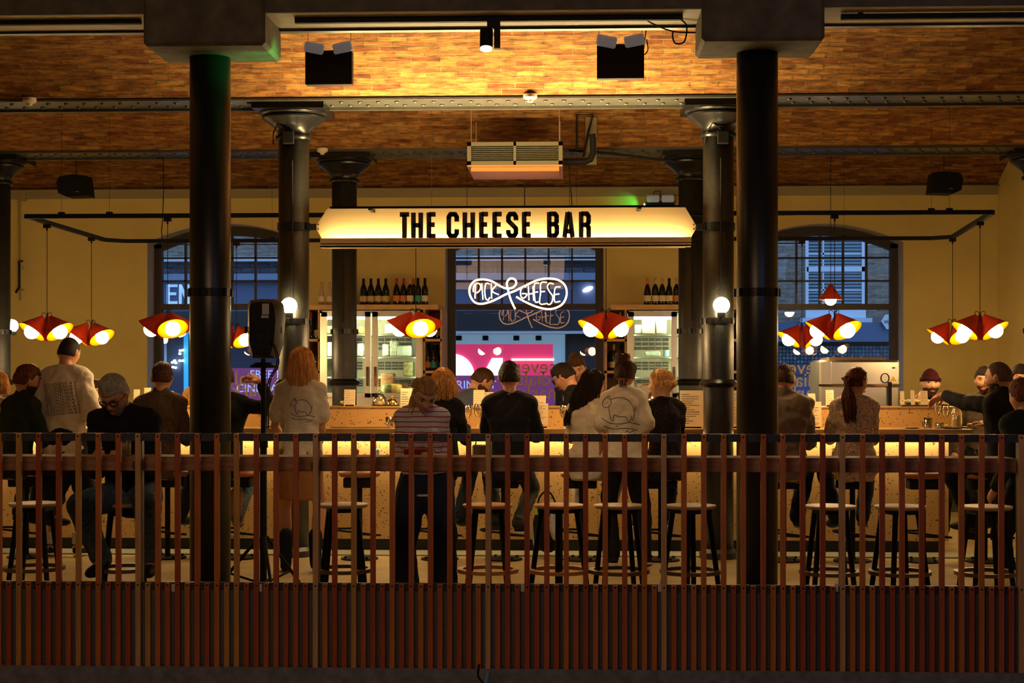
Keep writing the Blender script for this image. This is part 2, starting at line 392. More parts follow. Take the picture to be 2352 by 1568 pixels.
# brick vaults
def bay(y0, y1, rise, z0=B + .02):
    def f(Y): t = (Y - (y0 + y1) / 2) / ((y1 - y0) / 2); return z0 + rise * (1 - t * t)
    return f
BAYS = [(9.80, 12.31, .42), (12.75, 15.14, .40), (15.56, YW + .01, .36)]
def zceil(y):
    for q in BAYS:
        if q[0] <= y <= q[1]: return bay(*q)(y)
    return B
def vault(n, y0, y1, rise):
    f = bay(y0, y1, rise); vs = []; uv = []; N = 28; s = 0; prev = None
    for k in range(N + 1):
        Y = y0 + (y1 - y0) * k / N; z = f(Y)
        if prev: s += math.hypot(Y - prev[0], z - prev[1])
        prev = (Y, z); vs += [(XL, Y, z), (XR, Y, z)]; uv += [(XL, s), (XR, s)]
    fs = [(2 * k, 2 * k + 1, 2 * k + 3, 2 * k + 2) for k in range(N)]
    me = bpy.data.meshes.new('ceiling'); me.from_pydata(vs, [], fs); me.polygons.foreach_set('use_smooth', [True] * len(fs))
    l = me.uv_layers.new(name='UVMap')
    for lp in me.loops: l.data[lp.index].uv = uv[lp.vertex_index]
    return struct(obj(me, 'ceiling', 'vault'))
for k, (a, b, r) in enumerate(BAYS): vault(k, a, b, r)
plane_box('ceiling', (XL, 9.36, B + .75), (XR, YW + .6, B + .9), 'beamclad')
def onvault(px, py, k):
    a, b, r = BAYS[k]; f = bay(a, b, r); best = None
    for i in range(400):
        Y = b - (b - a) * i / 400; z = PZ(py, Y, px)
        if z >= f(Y): return Vector((wx(px, Y), Y, f(Y)))
    return Vector((wx(px, (a + b) / 2), (a + b) / 2, f((a + b) / 2)))
# beams: clad near beam, two riveted beams, wall plate
plane_box('trim_5', (XL, 9.36, B), (XR, 9.82, 4.9), 'beamclad')
plane_box('trim_20', (XL, 9.37, B - .006), (XR, 9.80, B), mat('soffit_bounce_tone', (.42, .37, .22), .5, bump=(25, .4)))  # soffit made paler in colour to stand for bounced light
plane_box('trim_6', (XL, 9.80, B - .02), (XR, 9.86, B + .03), 'beam')
def beam(name, yf, yb, m):
    mb = MB(); mb.bb((XL, yf, B), (XR, yb, B + .75)); mb.bb((XL, yb - .035, B - .022), (XR, yb + .012, B + .02))
    mb.bb((XL, yf - .02, B + .005), (XR, yf, B + .03))
    o = struct(obj(mb, name, m)); rv = MB(); x = XL + .05; k = 0
    while x < XR:
        for yy in ((yf + .10, yb - .14)):
            rv.lathe([(.019, 0), (.017, -.010), (.009, -.016)], (x + (.05 if yy > yf + .15 else 0), yy, B), 8)
        x += .148; k += 1
    r = obj(rv, 'rivet', m, o, smooth='all'); r['kind'] = 'stuff'
    return o
beam('trim_7', 12.33, 12.73, 'beam'); beam('trim_8', 15.16, 15.54, 'beam')
mb = MB().bb((XL, YW - .05, B - .09), (XR, YW, B - .005)); mb.tube([(XL, YW - .09, B - .0), (XR, YW - .09, B - .0)], .014)
struct(obj(mb, 'trim_9', mat('pale_wall_plate', (.34, .29, .16), .6)))
# skirting strip of paler floor in front of the bar
plane_box('trim_10', (XL, 12.72, 0), (XR, 13.06, .012), mat('grey_green_floor_strip', (.25, .24, .15), .5))
# plaster patches on the vaults
for k, pl, ppx in ((3, [(318, 76), (350, 76), (440, 150), (440, 190)], 0), (4, [(338, 369), (372, 369), (452, 428), (428, 431)], 0), (1, [(745, 250), (800, 262), (812, 328), (762, 330)], 0), (2, [(852, 362), (882, 372), (888, 415), (828, 415)], 0)):
    kk = k; k = {3: 0, 4: 2}.get(k, k); vs = [onvault(a, b, k) for a, b in pl]
    mb = MB(); cs = []
    for i in range(7):
        for j in range(7):
            u, v = i / 6, j / 6; a = vs[0].lerp(vs[1], u); b = vs[3].lerp(vs[2], u); p = a.lerp(b, v)
            f = bay(*BAYS[k]); cs.append((p.x, p.y, f(p.y) - .006))
    mb.add(cs, [(i * 7 + j, i * 7 + j + 1, (i + 1) * 7 + j + 1, (i + 1) * 7 + j) for i in range(6) for j in range(6)])
    struct(obj(mb, 'trim_%d' % (11 + kk), mat('patch_plaster', (.42, .27, .10), .9)))
# ================================================================ COLUMNS
def clampring(mb, z, r, n=26):
    mb.lathe([(r, z - .024), (r + .008, z - .024), (r + .008, z + .024), (r, z + .024)], n=n)
    for k in range(10): a = 2 * PI * k / 10; mb.box((math.cos(a) * (r + .01), math.sin(a) * (r + .01), z), (.012, .012, .05), (0, 0, a))
def column_near(px, label):
    p = P(px, 900, YN); t = thing('iron_column', label, 'column', (p.x, YN, 0)); R = .1265
    obj(MB().lathe([(R, -.0), (R, B)], n=48), 'shaft', 'clad', t, 'all')
    m = MB(); clampring(m, PZ(672, YN, px), R); obj(m, 'clamp_band', 'blackgloss', t)
    obj(MB().lathe([(R + .05, 0), (R + .045, .03), (R + .005, .06)], n=40), 'base', 'clad', t, True)
    obj(MB().bb((wx(px - 155 - (0 if px < 900 else -28), 9.34) - p.x, 9.34 - YN, CZ + 1.992), (wx(px + 125 + (0 if px < 900 else 31), 9.34) - p.x, 9.87 - YN, 4.7), .02), 'boxed_capital', 'beamclad', t)
    return t
column_near(483, 'near black column left of the lit sign, at the front railing')
column_near(1739, 'near black column right of the lit sign, at the front railing')
def cap_profile(k=1.0):
    zs = B
    return [(.1236, zs - .275), (.145, zs - .27), (.152, zs - .255), (.148, zs - .238), (.130, zs - .232), (.130, zs - .215), (.142, zs - .19), (.165, zs - .165), (.20, zs - .138), (.235, zs - .115), (.255, zs - .10), (.258, zs - .085), (.235, zs - .082), (.262, zs - .072), (.275, zs - .058), (.275, zs - .05)]
def column_iron(px, Y, label, globe=True, cable=True):
    p = P(px, 900, Y); t = thing('iron_column', label, 'column', (p.x, Y, 0)); R = .1235
    obj(MB().lathe([(R - .003, 0), (R - .003, 1.30), (R + .0, 1.38), (R, B - .24)], n=40), 'shaft', 'iron', t, 'all')
    obj(MB().lathe([(R + .03, 0), (R + .03, .05), (R + .004, .08)], n=32), 'base', 'iron', t, True)
    obj(MB().lathe([(R, 1.375), (R + .022, 1.38), (R + .03, 1.395), (R + .03, 1.41), (R + .018, 1.425), (R, 1.44)], n=40), 'flange', 'blackgloss', t, True)
    obj(MB().lathe(cap_profile(), n=40), 'capital', 'blackgloss', t, True)
    m = MB().bb((-.29, -.29, B - .05), (.29, .29, B)); m.bb((-.16, -.30, B), (.16, .30, B + .06)); obj(m, 'abacus', 'blackgloss', t)
    m = MB(); clampring(m, PZ(738, YM), R); obj(m, 'clamp_band', 'blackgloss', t)
    if cable: obj(MB().tube([(.01, -R - .012, 2.0), (.01, -R - .012, B - .45)], .008), 'cable', 'black', t)
    return t
column_iron(675, YM, 'middle row column carrying the left end of the lit sign, behind the blonde woman')
column_iron(1650, YM, 'middle row column carrying the right end of the lit sign')
column_iron(-5, YB, 'back row column at the far left edge, beside the hanging lamps')
column_iron(791, YB, 'back row column before the left fridge of the back bar')
column_iron(1587, YB, 'back row column before the right fridge of the back bar')
column_iron(2383, YB, 'back row column at the right wall, only its capital showing')
# junction boxes on two middle columns
for px, lab in ((668, 'left'), (1655, 'right')):
    c = P(px + 2, 322, YM); mb = MB().bb((c.x - .045, YM - .17, c.z - .05), (c.x + .045, YM - .125, c.z + .05), .004)
    mb.tube([c + Vector((0, -.15 + (YM - c.y), .05)), c + Vector((-.08, -.15, .12)), c + Vector((-.13, -.1, .05)), c + Vector((-.14, -.06, -.04))], .006)
    tag(obj(mb, 'junction_box', 'black', loc=c, world=True), 'small black junction box on the %s sign column under its capital' % lab, 'junction box')
# globe lamps on the middle columns
def colglobe(px, py, Y, R, label):
    p = P(px, py, Y - R - .09); t = thing('globe_lamp', label, 'lamp', (p.x, p.y, p.z))
    obj(MB().ell((0, 0, 0), (.065, .065, .065), nu=24, nv=14), 'globe', 'colglobe', t, 'all')
    m = MB().lathe([(.033, -.095), (.033, -.05)], n=18); m.bb((-.012, 0, -.085), (.012, .10, -.065)); obj(m, 'lamp_holder', 'black', t)
colglobe(664, 702, YM, .1235, 'bare glowing globe lamp on the column beside the loudspeaker')
colglobe(1657, 701, YM, .1235, 'bare glowing globe lamp on the column at the right end of the sign')
colglobe(27, 748, YB + .2, -.1, 'bare glowing globe lamp peeping round the far left column')
# ================================================================ SIGN
YS = 12.60
def sg(px, py): q = P(px, py, YS); return (q.x, q.z)
st = thing('sign', 'large lit cream sign with black letters reading THE CHEESE BAR', 'sign', P(1162, 522, YS))
face = [sg(724, 521), sg(752, 479), sg(1574, 476), sg(1601, 521), sg(1574, 568), (sg(752, 570))]
mb = MB().prism(face, YS, YS + .05); obj(mb, 'sign_face', 'signface', st, world=True)
mb = MB(); L0, L1 = sg(740, 549), sg(1586, 547); d = .10
mb.bb((L0[0], YS - d, L0[1] - .075), (L1[0], YS - d + .012, L0[1] - .002)); mb.bb((L0[0], YS - d, L0[1] - .075), (L1[0], YS, L0[1] - .063)); mb.bb((L0[0], YS - d, L0[1] - .05), (L1[0], YS, L0[1] - .043))
obj(mb, 'ledge', 'signface', st, world=True)
obj(MB().bb((L0[0] + .03, YS - .06, L0[1] - .043), (L1[0] - .03, YS - .035, L0[1] - .030)), 'led_strip', 'strip', st, world=True)
mb = MB()
for px, dx in ((724, 1), (1601, -1)):
    q = sg(px, 521); mb.bb((q[0] - dx * .07, YS - .0, q[1] - .025), (q[0] + dx * .01, YS + .03, q[1] + .025))
    for k in (-1, 1): mb.lathe([(.006, 0), (.006, -.008)], (q[0] + dx * .025, YS - .002, q[1] + k * .018), 8, ax=(0, 1, 0))
obj(mb, 'fixing_bracket', 'black', st, world=True)
for px in (675, 1650):
    q = P(px, 521, YM); mb = MB().lathe([(.124, -.03), (.134, -.03), (.134, .03), (.124, .03)], q, 30)
    obj(mb, 'column_clamp', 'black', st, world=True)
# added uplight with its tray and brackets, put in to brighten the front vault
light('added_vault_fill', 'AREA', P(1162, 471, YS - .22), 105, (1, .72, .32), 2.7, P(1162, 471, YS - .22) + Vector((0, -.02, 1)), size_y=.05)
obj(MB().bb((L0[0] + .1, YS - .24, PZ(477, YS - .22, 1162)), (L1[0] - .1, YS - .2, PZ(473, YS - .22, 1162))), 'added_fill_tray', mat('matt_no_gloss_black', (.006, .006, .006), 1., spec=0.), st, world=True)
obj(MB().bb((L0[0] + .4, YS - .2, sg(1162, 478)[1] - .03), (L0[0] + .43, YS + .03, sg(1162, 478)[1] - .015)).bb((L1[0] - .43, YS - .2, sg(1162, 478)[1] - .03), (L1[0] - .4, YS + .03, sg(1162, 478)[1] - .015)), 'added_tray_bracket', 'black', st, world=True)
def stroke(mb, pts, th, y0, y1):
    for (a, b) in zip(pts[:-1], pts[1:]):
        a = Vector((a[0], a[1])); b = Vector((b[0], b[1])); d = (b - a); L = d.length
        if L < 1e-6: continue
        d /= L; n = Vector((-d.y, d.x)) * th / 2; a = a - d * th * .0; b = b + d * th * .0
        mb.prism([tuple(a + n), tuple(b + n), tuple(b - n), tuple(a - n)], y0, y1)
    for p in pts[1:-1]:
        mb.prism([(p[0] + th / 2 * math.cos(k * PI / 4 + PI / 8) * 1.06, p[1] + th / 2 * math.sin(k * PI / 4 + PI / 8) * 1.06) for k in range(8)], y0, y1)
LT = {  # strokes in a 1 x 1 cell
 'T': [[(0, .93), (1, .93)], [(.5, 0), (.5, .93)]], 'H': [[(.12, 0), (.12, 1)], [(.88, 0), (.88, 1)], [(.12, .5), (.88, .5)]],
 'E': [[(.14, 0), (.14, 1)], [(.14, .93), (1, .93)], [(.14, .52), (.88, .52)], [(.14, .07), (1, .07)]],
 'C': [[(.88, .64), (.88, .82), (.72, .93), (.28, .93), (.12, .82), (.12, .18), (.28, .07), (.72, .07), (.88, .18), (.88, .34)]],
 'S': [[(.88, .68), (.88, .82), (.72, .93), (.28, .93), (.12, .82), (.12, .66), (.88, .36), (.88, .18), (.72, .07), (.28, .07), (.12, .18), (.12, .30)]],
 'B': [[(.13, 0), (.13, 1)], [(.13, .93), (.7, .93), (.86, .84), (.86, .62), (.72, .52), (.13, .52)], [(.72, .52), (.88, .42), (.88, .17), (.72, .07), (.13, .07)]],
 'A': [[(.10, 0), (.42, .99)], [(.90, 0), (.58, .99)], [(.2, .24), (.8, .24)], [(.42, .93), (.58, .93)]],
 'R': [[(.13, 0), (.13, 1)], [(.13, .93), (.7, .93), (.87, .83), (.87, .6), (.7, .49), (.13, .49)], [(.70, .49), (.87, .38), (.88, 0)]]}
LX = [('T', 388, 448), ('H', 468, 530), ('E', 568, 618), ('C', 695, 762), ('H', 798, 865), ('E', 905, 955), ('E', 990, 1043), ('S', 1078, 1142), ('E', 1180, 1230), ('B', 1340, 1405), ('A', 1440, 1505), ('R', 1545, 1610)]
for ch, a, b in LX:
    yl = YS - .075; x0 = wx(780 + a / 2.8, yl); x1 = wx(780 + b / 2.8, yl); z0 = PZ(545.7, yl, 1160); z1 = PZ(487.5, yl, 1160)
    mb = MB()
    for s in LT[ch]: stroke(mb, [(x0 + (x1 - x0) * u, z0 + (z1 - z0) * v) for u, v in s], .037, yl - .012, yl + .006)
    for u in ((.5,) if ch == 'T' else (.2, .8)):
        xx = x0 + (x1 - x0) * u; mb.bb((xx - .006, yl - .006, z0 - .05), (xx + .006, yl + .004, z0 + .01))
    obj(mb, 'letter_' + ch.lower(), 'letter', st, world=True)
# ================================================================ NEON
YNE = 15.6
def nz(x, y, dy=0): return P(1020 + x / 3.92, 550 + y / 3.92, YNE) + Vector((0, dy, 0))
nt_ = thing('neon_sign', 'orange neon sign reading PICK and CHEESE joined by a looping line, on clear acrylic', 'neon sign', P(1190, 674, YNE))
a, b = P(1066, 719, YNE), P(1314, 629, YNE)
obj(MB().bb((a.x, YNE + .03, a.z), (b.x, YNE + .036, b.z)), 'acrylic_sheet', 'acrylic', nt_, world=True)
loop = [(650, 515), (740, 565), (850, 610), (960, 625), (1060, 585), (1103, 500), (1090, 415), (1030, 365), (940, 350), (840, 365), (740, 410), (640, 460), (560, 490), (440, 550), (340, 578), (270, 560), (230, 490), (235, 420), (280, 370), (350, 358), (430, 375), (500, 415), (560, 440), (620, 430), (650, 390), (632, 355), (592, 352), (565, 390), (575, 450), (600, 540), (640, 625)]
obj(MB().tube(smoothpath([nz(*p) for p in loop], 5), .0085, 8), 'neon_loop', 'neon', nt_, 'all', world=True)
W_ = {'P': [[(278, 530), (282, 400)], [(262, 470), (268, 415), (300, 392), (328, 412), (322, 455), (290, 482)]], 'I': [[(338, 395), (350, 540)]],
 'C': [[(408, 400), (378, 395), (366, 450), (372, 520), (392, 545), (412, 520)]], 'K': [[(424, 395), (428, 530)], [(478, 400), (432, 462), (492, 495)]],
 'C2': [[(738, 428), (708, 425), (688, 465), (694, 515), (722, 525), (745, 490), (700, 485)]], 'H': [[(758, 420), (764, 545)], [(800, 420), (806, 548)], [(761, 490), (803, 484)]],
 'E': [[(855, 392), (815, 400), (812, 480), (822, 560), (852, 558)], [(814, 474), (846, 470)]], 'E2': [[(925, 385), (872, 390), (868, 480), (862, 575), (918, 577)], [(868, 470), (908, 466)]],
 'S': [[(985, 400), (950, 392), (930, 425), (950, 470), (978, 510), (970, 565), (945, 585), (922, 572)]], 'E3': [[(1048, 425), (1003, 432), (992, 495), (998, 560), (1046, 554)], [(995, 495), (1038, 488)]]}
for k, v in W_.items():
    mb = MB()
    for s in v: mb.tube(smoothpath([nz(*p) for p in s], 4), .0055, 6)
    obj(mb, 'neon_letter', 'neon', nt_, 'all', world=True)
mb = MB()
for px in (1072, 1308): q = P(px, 640, YNE); mb.tube([(q.x, YNE + .033, q.z), (q.x, YNE + .033, B)], .0025, 5)
obj(mb, 'hanging_wire', 'black', nt_, world=True)
# ================================================================ PENDANT RAIL AND LAMPS
Y1, Y2 = 12.95, 15.35
ZR = PZ(492, Y1, 1176)
xa = wx(60, Y1); xb = wx(2280, Y1); xc_ = wx(262, Y2); xd_ = wx(2168, Y2)
rail = thing('lighting_track', 'black rectangular lighting track hung round the bar, carrying the red lamps', 'lighting track', (0, 0, 0))
def bar(mb, a, b, w=.035): 
    a = Vector(a); b = Vector(b); d = b - a; mb.box((a + b) / 2, (d.length, w, w * 1.05), (0, 0, math.atan2(d.y, d.x)))
ang = [((xa, Y1), (xb, Y1)), ((xa, Y1), (xc_ - .05, Y2 - .15)), ((xc_ - .05, Y2 - .15), (xc_ + .12, Y2)), ((xc_ + .12, Y2), (xd_ - .12, Y2)), ((xd_ - .12, Y2), (xd_ + .05, Y2 - .15)), ((xd_ + .05, Y2 - .15), (xb, Y1))]
for p, q in ang: m = MB(); bar(m, (*p, ZR), (*q, ZR)); obj(m, 'track_bar', 'black', rail)
m = MB()
for x, y in ((xa + .3, Y1), (-3.9, Y1), (-1.2, Y1), (1.2, Y1), (2.9, Y1), (xb - .35, Y1), (-3.0, Y2), (0, Y2), (2.6, Y2)):
    zc = zceil(y)
    m.tube([(x, y, ZR), (x, y, zc - .01)], .0013, 4); m.box((x, y, ZR + .025), (.05, .03, .02))
obj(m, 'suspension_wire', 'black', rail)
def cone_mesh():
    rt, rb, h = .012, .125, .17; mb = MB(); return mb.lathe([(rt, 0), (rb, -h), (rb - .002, -h), (rt - .002, -.006)], n=36)
CONE_O = MB().lathe([(.001, .002), (.014, 0), (.126, -.170)], n=40, caps=False).mesh('shade', 'all')
CONE_I = MB().lathe([(.010, -.004), (.1235, -.170), (.126, -.170)], n=40, caps=False).mesh('shade_lining', 'all')
GLOBE = MB().ell((0, 0, -.168), (.063, .063, .063), nu=20, nv=12).mesh('globe', 'all')
for me_, m_ in ((CONE_O, 'lampred'), (CONE_I, 'lampin'), (GLOBE, 'globe')): setmat(me_, m_)
TILT = math.atan2(.125, .17)
def link(me, name, parent, M4=None):
    o = bpy.data.objects.new(name, me); COL.objects.link(o); o.parent = parent
    if M4 is not None: o.matrix_local = M4
    return o
def cluster(px, py, Y, az, label, ztop=None):
    """px,py: where the three cones' tips meet"""
    p = P(px, py, Y); t = thing('pendant_lamp', label, 'pendant lamp', p, 0, 'red cone lamps on the lighting track'); del t['group']
    for a in az:
        th = math.radians(a); R = Matrix.Rotation(th, 4, 'Z') @ Matrix.Translation((.036, 0, 0)) @ Matrix.Rotation(-TILT * 1.03, 4, 'Y')
        s = link(CONE_O, 'shade', t, R); link(CONE_I, 'shade_lining', s); link(GLOBE, 'globe', s)
        d = Vector((math.cos(th), math.sin(th), 0))
        obj(MB().tube(smoothpath([d * .036 + Vector((0, 0, -.002)), d * .046 + Vector((0, 0, .026)), d * .026 + Vector((0, 0, .034)), d * .006 + Vector((0, 0, .01)), Vector((0, 0, -.05))], 4), .0028, 5), 'flex', 'black', t)
    zt = (ztop if ztop else ZR) - p.z
    obj(MB().tube([(0, 0, -.06), (0, 0, zt)], .0032, 5), 'cord', 'black', t)
    m = MB().box((0, 0, zt - .03), (.06, .034, .035)); m.lathe([(.008, zt - .07), (.008, zt - .04)], n=8); obj(m, 'track_adapter', 'black', t)
    return t
def side_y(px):   # where a hanging cord at px meets the slanting side track
    best = None
    for k in range(200):
        Y = Y1 + (Y2 - .15 - Y1) * k / 199; f = (Y - Y1) / (Y2 - .15 - Y1)
        xl = xa + (xc_ - .05 - xa) * f; xr = xb + (xd_ + .05 - xb) * f; x = wx(px, Y); d = min(abs(x - xl), abs(x - xr))
        if best is None or d < best[0]: best = (d, Y)
    return best[1]
cluster(108, 727, side_y(108), (222, 340, 100), 'red triple-cone pendant lamp nearest the far left column, above the man in the white tee')
cluster(210, 743, side_y(210), (200, 332, 85), 'red triple-cone pendant lamp just right of the standing man\'s head, on the left side track')
cluster(385, 719, Y1, (178, 302, 60), 'red triple-cone pendant lamp tight against the left side of the near left column')
cluster(543, 750, Y2, (200, 320, 80), 'red triple-cone pendant lamp half hidden between near column and loudspeaker')
cluster(955, 718, Y1, (175, 292, 40), 'red triple-cone pendant lamp in front of the left fridge, under the sign')
cluster(1392, 719, Y1, (205, 330, 90), 'red triple-cone pendant lamp between the neon sign and the right fridge')
cluster(1842, 748, Y2, (195, 335, 85), 'red triple-cone pendant lamp against the right window, lower and smaller of two there')
cluster(1917, 722, Y1, (180, 308, 60), 'red triple-cone pendant lamp before the right window, higher and larger of two there')
cluster(2188, 741, side_y(2188), (176, 296, 50), 'red triple-cone pendant lamp left of the rightmost one, overlapped by it')
cluster(2251, 724, side_y(2251), (192, 322, 80), 'rightmost red triple-cone pendant lamp, against the plain right wall')
# single cone
q = P(1908, 652, 17.0); t = thing('pendant_lamp', 'single small red cone pendant lamp hanging straight before the right window', 'pendant lamp', q)
s = link(CONE_O, 'shade', t); link(CONE_I, 'shade_lining', s); link(GLOBE, 'globe', s)
zv = bay(*BAYS[2])(17.0) - q.z
obj(MB().tube([(0, 0, 0), (0, 0, zv)], .0035, 5), 'cord', 'black', t); obj(MB().lathe([(.05, zv), (.05, zv - .015), (.012, zv - .05)], n=16), 'canopy', 'black', t)
# ================================================================ CEILING FITTINGS
def fitting(name, label, cat, c): return thing(name, label, cat, c)
def twinspot(px0, px1, py0, py1, Y, label, heads, wires=True, small=False):
    c = P((px0 + px1) / 2, (py0 + py1) / 2, Y); t = thing('emergency_light', label, 'emergency light', c); w = wx(px1, Y) - wx(px0, Y); h = abs(P(px0, py0, Y).z - P(px0, py1, Y).z)
    obj(MB().bb((-w / 2, -.04, -h / 2), (w / 2, .04, h / 2), .004), 'battery_box', 'black', t)
    for k, (hx, hy, hw, hh, rot) in enumerate(heads):
        hc = P(hx, hy, Y - .05) - c; s = 1 / (F / dep(hx, Y))
        obj(MB().box(hc, (hw * s, .06, hh * s), (0.25, rot, 0), bev=.01), 'lamp_head', mat('grey_diffuser', (.34, .36, .36), .35, emit=(.5, .55, .6), es=.06), t)
        obj(MB().tube([hc, (hc.x, .0, h / 2 - .01)], .008), 'swivel_arm', 'black', t)
    if wires:
        m = MB(); zt = zceil(Y) - c.z - .01
        for sx in (-1, 1): m.tube([(sx * w * .46, 0, h / 2), (sx * w * .46, 0, zt)], .0018, 4)
        obj(m, 'suspension_wire', 'black', t)
    return t, c
twinspot(703, 810, 118, 196, 10.9, 'black emergency light box with two grey heads, left of the track spotlight', [(722, 110, 44, 24, .2), (787, 109, 44, 24, -.2)])
t, c = twinspot(1371, 1479, 104, 182, 10.9, 'black emergency light box with two grey heads, right of the track spotlight', [(1393, 95, 46, 26, .2), (1457, 93, 46, 26, -.2)])
obj(MB().tube(smoothpath([P(x, y, 10.9) - c for x, y in ((1485, 90), (1488, 115), (1478, 122), (1485, 60), (1485, 45))]), .004, 5), 'cable', 'black', t)
t, c = twinspot(1484, 1549, 462, 480, 18.1, 'small emergency light with two heads peeping over the sign\'s right end', [(1500, 456, 28, 16, 0), (1534, 456, 28, 16, 0)], wires=False)
obj(MB().tube(smoothpath([P(x, y, 18.1) - c for x, y in ((1500, 448), (1505, 439), (1517, 440), (1517, 452), (1530, 450), (1548, 448), (1553, 460), (1545, 470))]), .004, 5), 'cable', 'black', t)
obj(MB().bb((-.03, .03, -.03), (.03, YW - 18.1 + .01, .03)), 'wall_bracket', 'black', t); obj(MB().ell(P(1480, 470, 18.0) - c, (.006, .006, .014)), 'green_led', mat('green_led', (.1, .9, .3), .4, emit=(.05, 1, .25), es=22), t)
light('green_exit_glow', 'SPOT', P(1479, 470, 18.14), 1.6, (.03, 1, .15), .01, P(1440, 466, YW), cone=1.1)
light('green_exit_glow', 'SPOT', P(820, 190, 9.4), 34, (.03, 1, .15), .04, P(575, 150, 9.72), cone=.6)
# track bars
for a, b, py, lab in ((678, 1568, 44, 'long black lighting track between the two boxed capitals'), (-60, 324, 51, 'black lighting track left of the left boxed capital'), (1932, 2420, 37, 'black lighting track right of the right boxed capital')):
    Y = 9.50; z = PZ(py, Y, (a + b) / 2)
    mb = MB().bb((wx(a, Y), Y - .018, z - .016), (wx(b, Y), Y + .018, z + .016)); mb.bb((wx(a, Y) + .1, Y - .01, z + .01), (wx(a, Y) + .13, Y + .01, B + .005)); mb.bb((wx(b, Y) - .13, Y - .01, z + .01), (wx(b, Y) - .1, Y + .01, B + .005))
    tag(obj(mb, 'track_bar', 'black', loc=(wx(a, Y), Y, z), world=True), lab, 'lighting track')
# track spotlight
Y = 9.50; c = P(1117, 92, Y); t = thing('track_spotlight', 'black cylinder spotlight, lit, clipped to the long ceiling track', 'spotlight', c)
s = dep(1117, Y) / F
obj(MB().lathe([(15 * s, -20 * s), (15 * s, 24 * s), (11 * s, 27 * s)], n=24, ax=(0, .25, 1)), 'lamp_body', 'black', t, True)
obj(MB().lathe([(13.5 * s, -20.5 * s), (13.5 * s, -23 * s)], n=24, ax=(0, .25, 1)), 'lens', mat('spot_lens', (1, .9, .7), .4, emit=(1, .8, .5), es=18), t)
obj(MB().bb((18 * s, -.02, -20 * s), (32 * s, .02, 48 * s)), 'driver_box', 'black', t); obj(MB().bb((2 * s, -.015, 26 * s), (30 * s, .015, 47 * s)), 'adapter', 'black', t)
light('spot_beam', 'SPOT', c + Vector((0, .012, -.09)), 60, (1, .72, .4), .04, c + Vector((0, 1.4, -3)), cone=1.3)
# cables near right boxed capital
tag(obj(MB().tube(smoothpath([P(1486, 46, 9.5), P(1500, 55, 9.6), P(1545, 72, 9.75), P(1598, 75, 9.8), P(1612, 76, 9.8)]), .005, 5), 'cable', 'black'), 'thin black cable sagging from the long track to the right capital', 'cable')
tag(obj(MB().tube(smoothpath([P(x, y, 9.5) for x, y in ((1562, 43), (1577, 60), (1572, 95), (1552, 100), (1545, 85), (1546, 72))]), .005, 5), 'cable', 'black'), 'looped black cable at the right end of the long track', 'cable')
# smoke detectors
for px, py, k, lab in ((1218, 70, 0, 'white smoke detector on the front vault beside the spotlight'), (740, 303, 1, 'white smoke detector beside the left sign column\'s capital'), (68, 214, 0, 'white sensor on the front vault at the far left')):
    q = onvault(px, py, k); tag(obj(MB().lathe([(.055, .005), (.055, -.02), (.04, -.035), (.022, -.04), (.02, -.055)], q, 20), 'smoke_detector', mat('off_white_plastic', (.6, .52, .38), .5), smooth=True), lab, 'smoke detector')
# hung loudspeakers
for px, py, sx, lab in ((175, 428, 1, 'black wedge loudspeaker hung under the vault at the left'), (2168, 421, -1, 'black wedge loudspeaker hung under the vault at the right')):
    Y = 17.3; c = P(px, py, Y); s = dep(px, Y) / F; t = thing('ceiling_loudspeaker', lab, 'loudspeaker', c)
    pl = [(-38, 8), (-34, -18), (-15, -26), (36, -24), (30, 22), (-2, 25), (-32, 20)]
    obj(MB().prism([(sx * x * s, z * s) for x, z in pl], -.12, .12), 'cabinet', 'black', t)
    zt = zceil(Y) - c.z
    m = MB(); m.tube([(0, 0, .1), (0, 0, zt)], .004, 5); obj(m, 'bracket', 'black', t); obj(MB().bb((6 * s, -.126, -16 * s), (14 * s, -.12, -14 * s)), 'badge', 'steel', t)
# air conditioning unit
t = thing('air_conditioner', 'grey ceiling air conditioner with louvred grille, hung above the sign', 'air conditioner', P(1182, 365, 14.0))
a, b = P(1073, 379, 14.0), P(1292, 325, 14.0)
cas = MB(); cas.bb((a.x, 14.04, a.z), (b.x, 14.9, b.z)); obj(cas, 'casing', mat('grey_green_casing', (.15, .14, .09), .5, .3), t, world=True)
fr = MB(); w_ = .035
for p0, p1 in (((a.x, a.z), (b.x, a.z + w_)), ((a.x, b.z - w_), (b.x, b.z)), ((a.x, a.z), (a.x + w_, b.z)), ((b.x - w_, a.z), (b.x, b.z)), (((a.x + b.x) / 2 - .012, a.z), ((a.x + b.x) / 2 + .012, b.z))): fr.bb((p0[0], 14.0, p0[1]), (p1[0], 14.045, p1[1]))
obj(fr, 'grille_frame', mat('grille_frame_metal', (.18, .165, .10), .45, .4), t, world=True)
lv = MB()
for k in range(8): z = a.z + w_ + (b.z - a.z - 2 * w_) * (k + .5) / 8; lv.box(((a.x + b.x) / 2, 14.025, z), (b.x - a.x - .06, .02, .005), (.5, 0, 0))
obj(lv, 'louvre', 'grille_frame_metal', t, world=True)
obj(MB().bb((a.x + .03, 14.035, a.z + .02), (b.x - .03, 14.039, b.z - .02)), 'filter', 'black', t, world=True)
tr = MB(); tr.bb((a.x, 14.0, a.z - .015), (b.x, 14.92, a.z)); tr.bb((a.x + .03, 14.06, a.z - .05), (b.x - .03, 14.5, a.z - .015)); obj(tr, 'drip_tray', mat('tray_reflected_glow', (.6, .33, .12), .4, 1.), t, world=True)  # orange of the reflected glow put into the metal colour
m = MB()
for x in (a.x + .03, b.x - .03):
    for y in (14.1, 14.8): m.tube([(x, y, b.z), (x, y, bay(*BAYS[1])(y))], .004, 5)
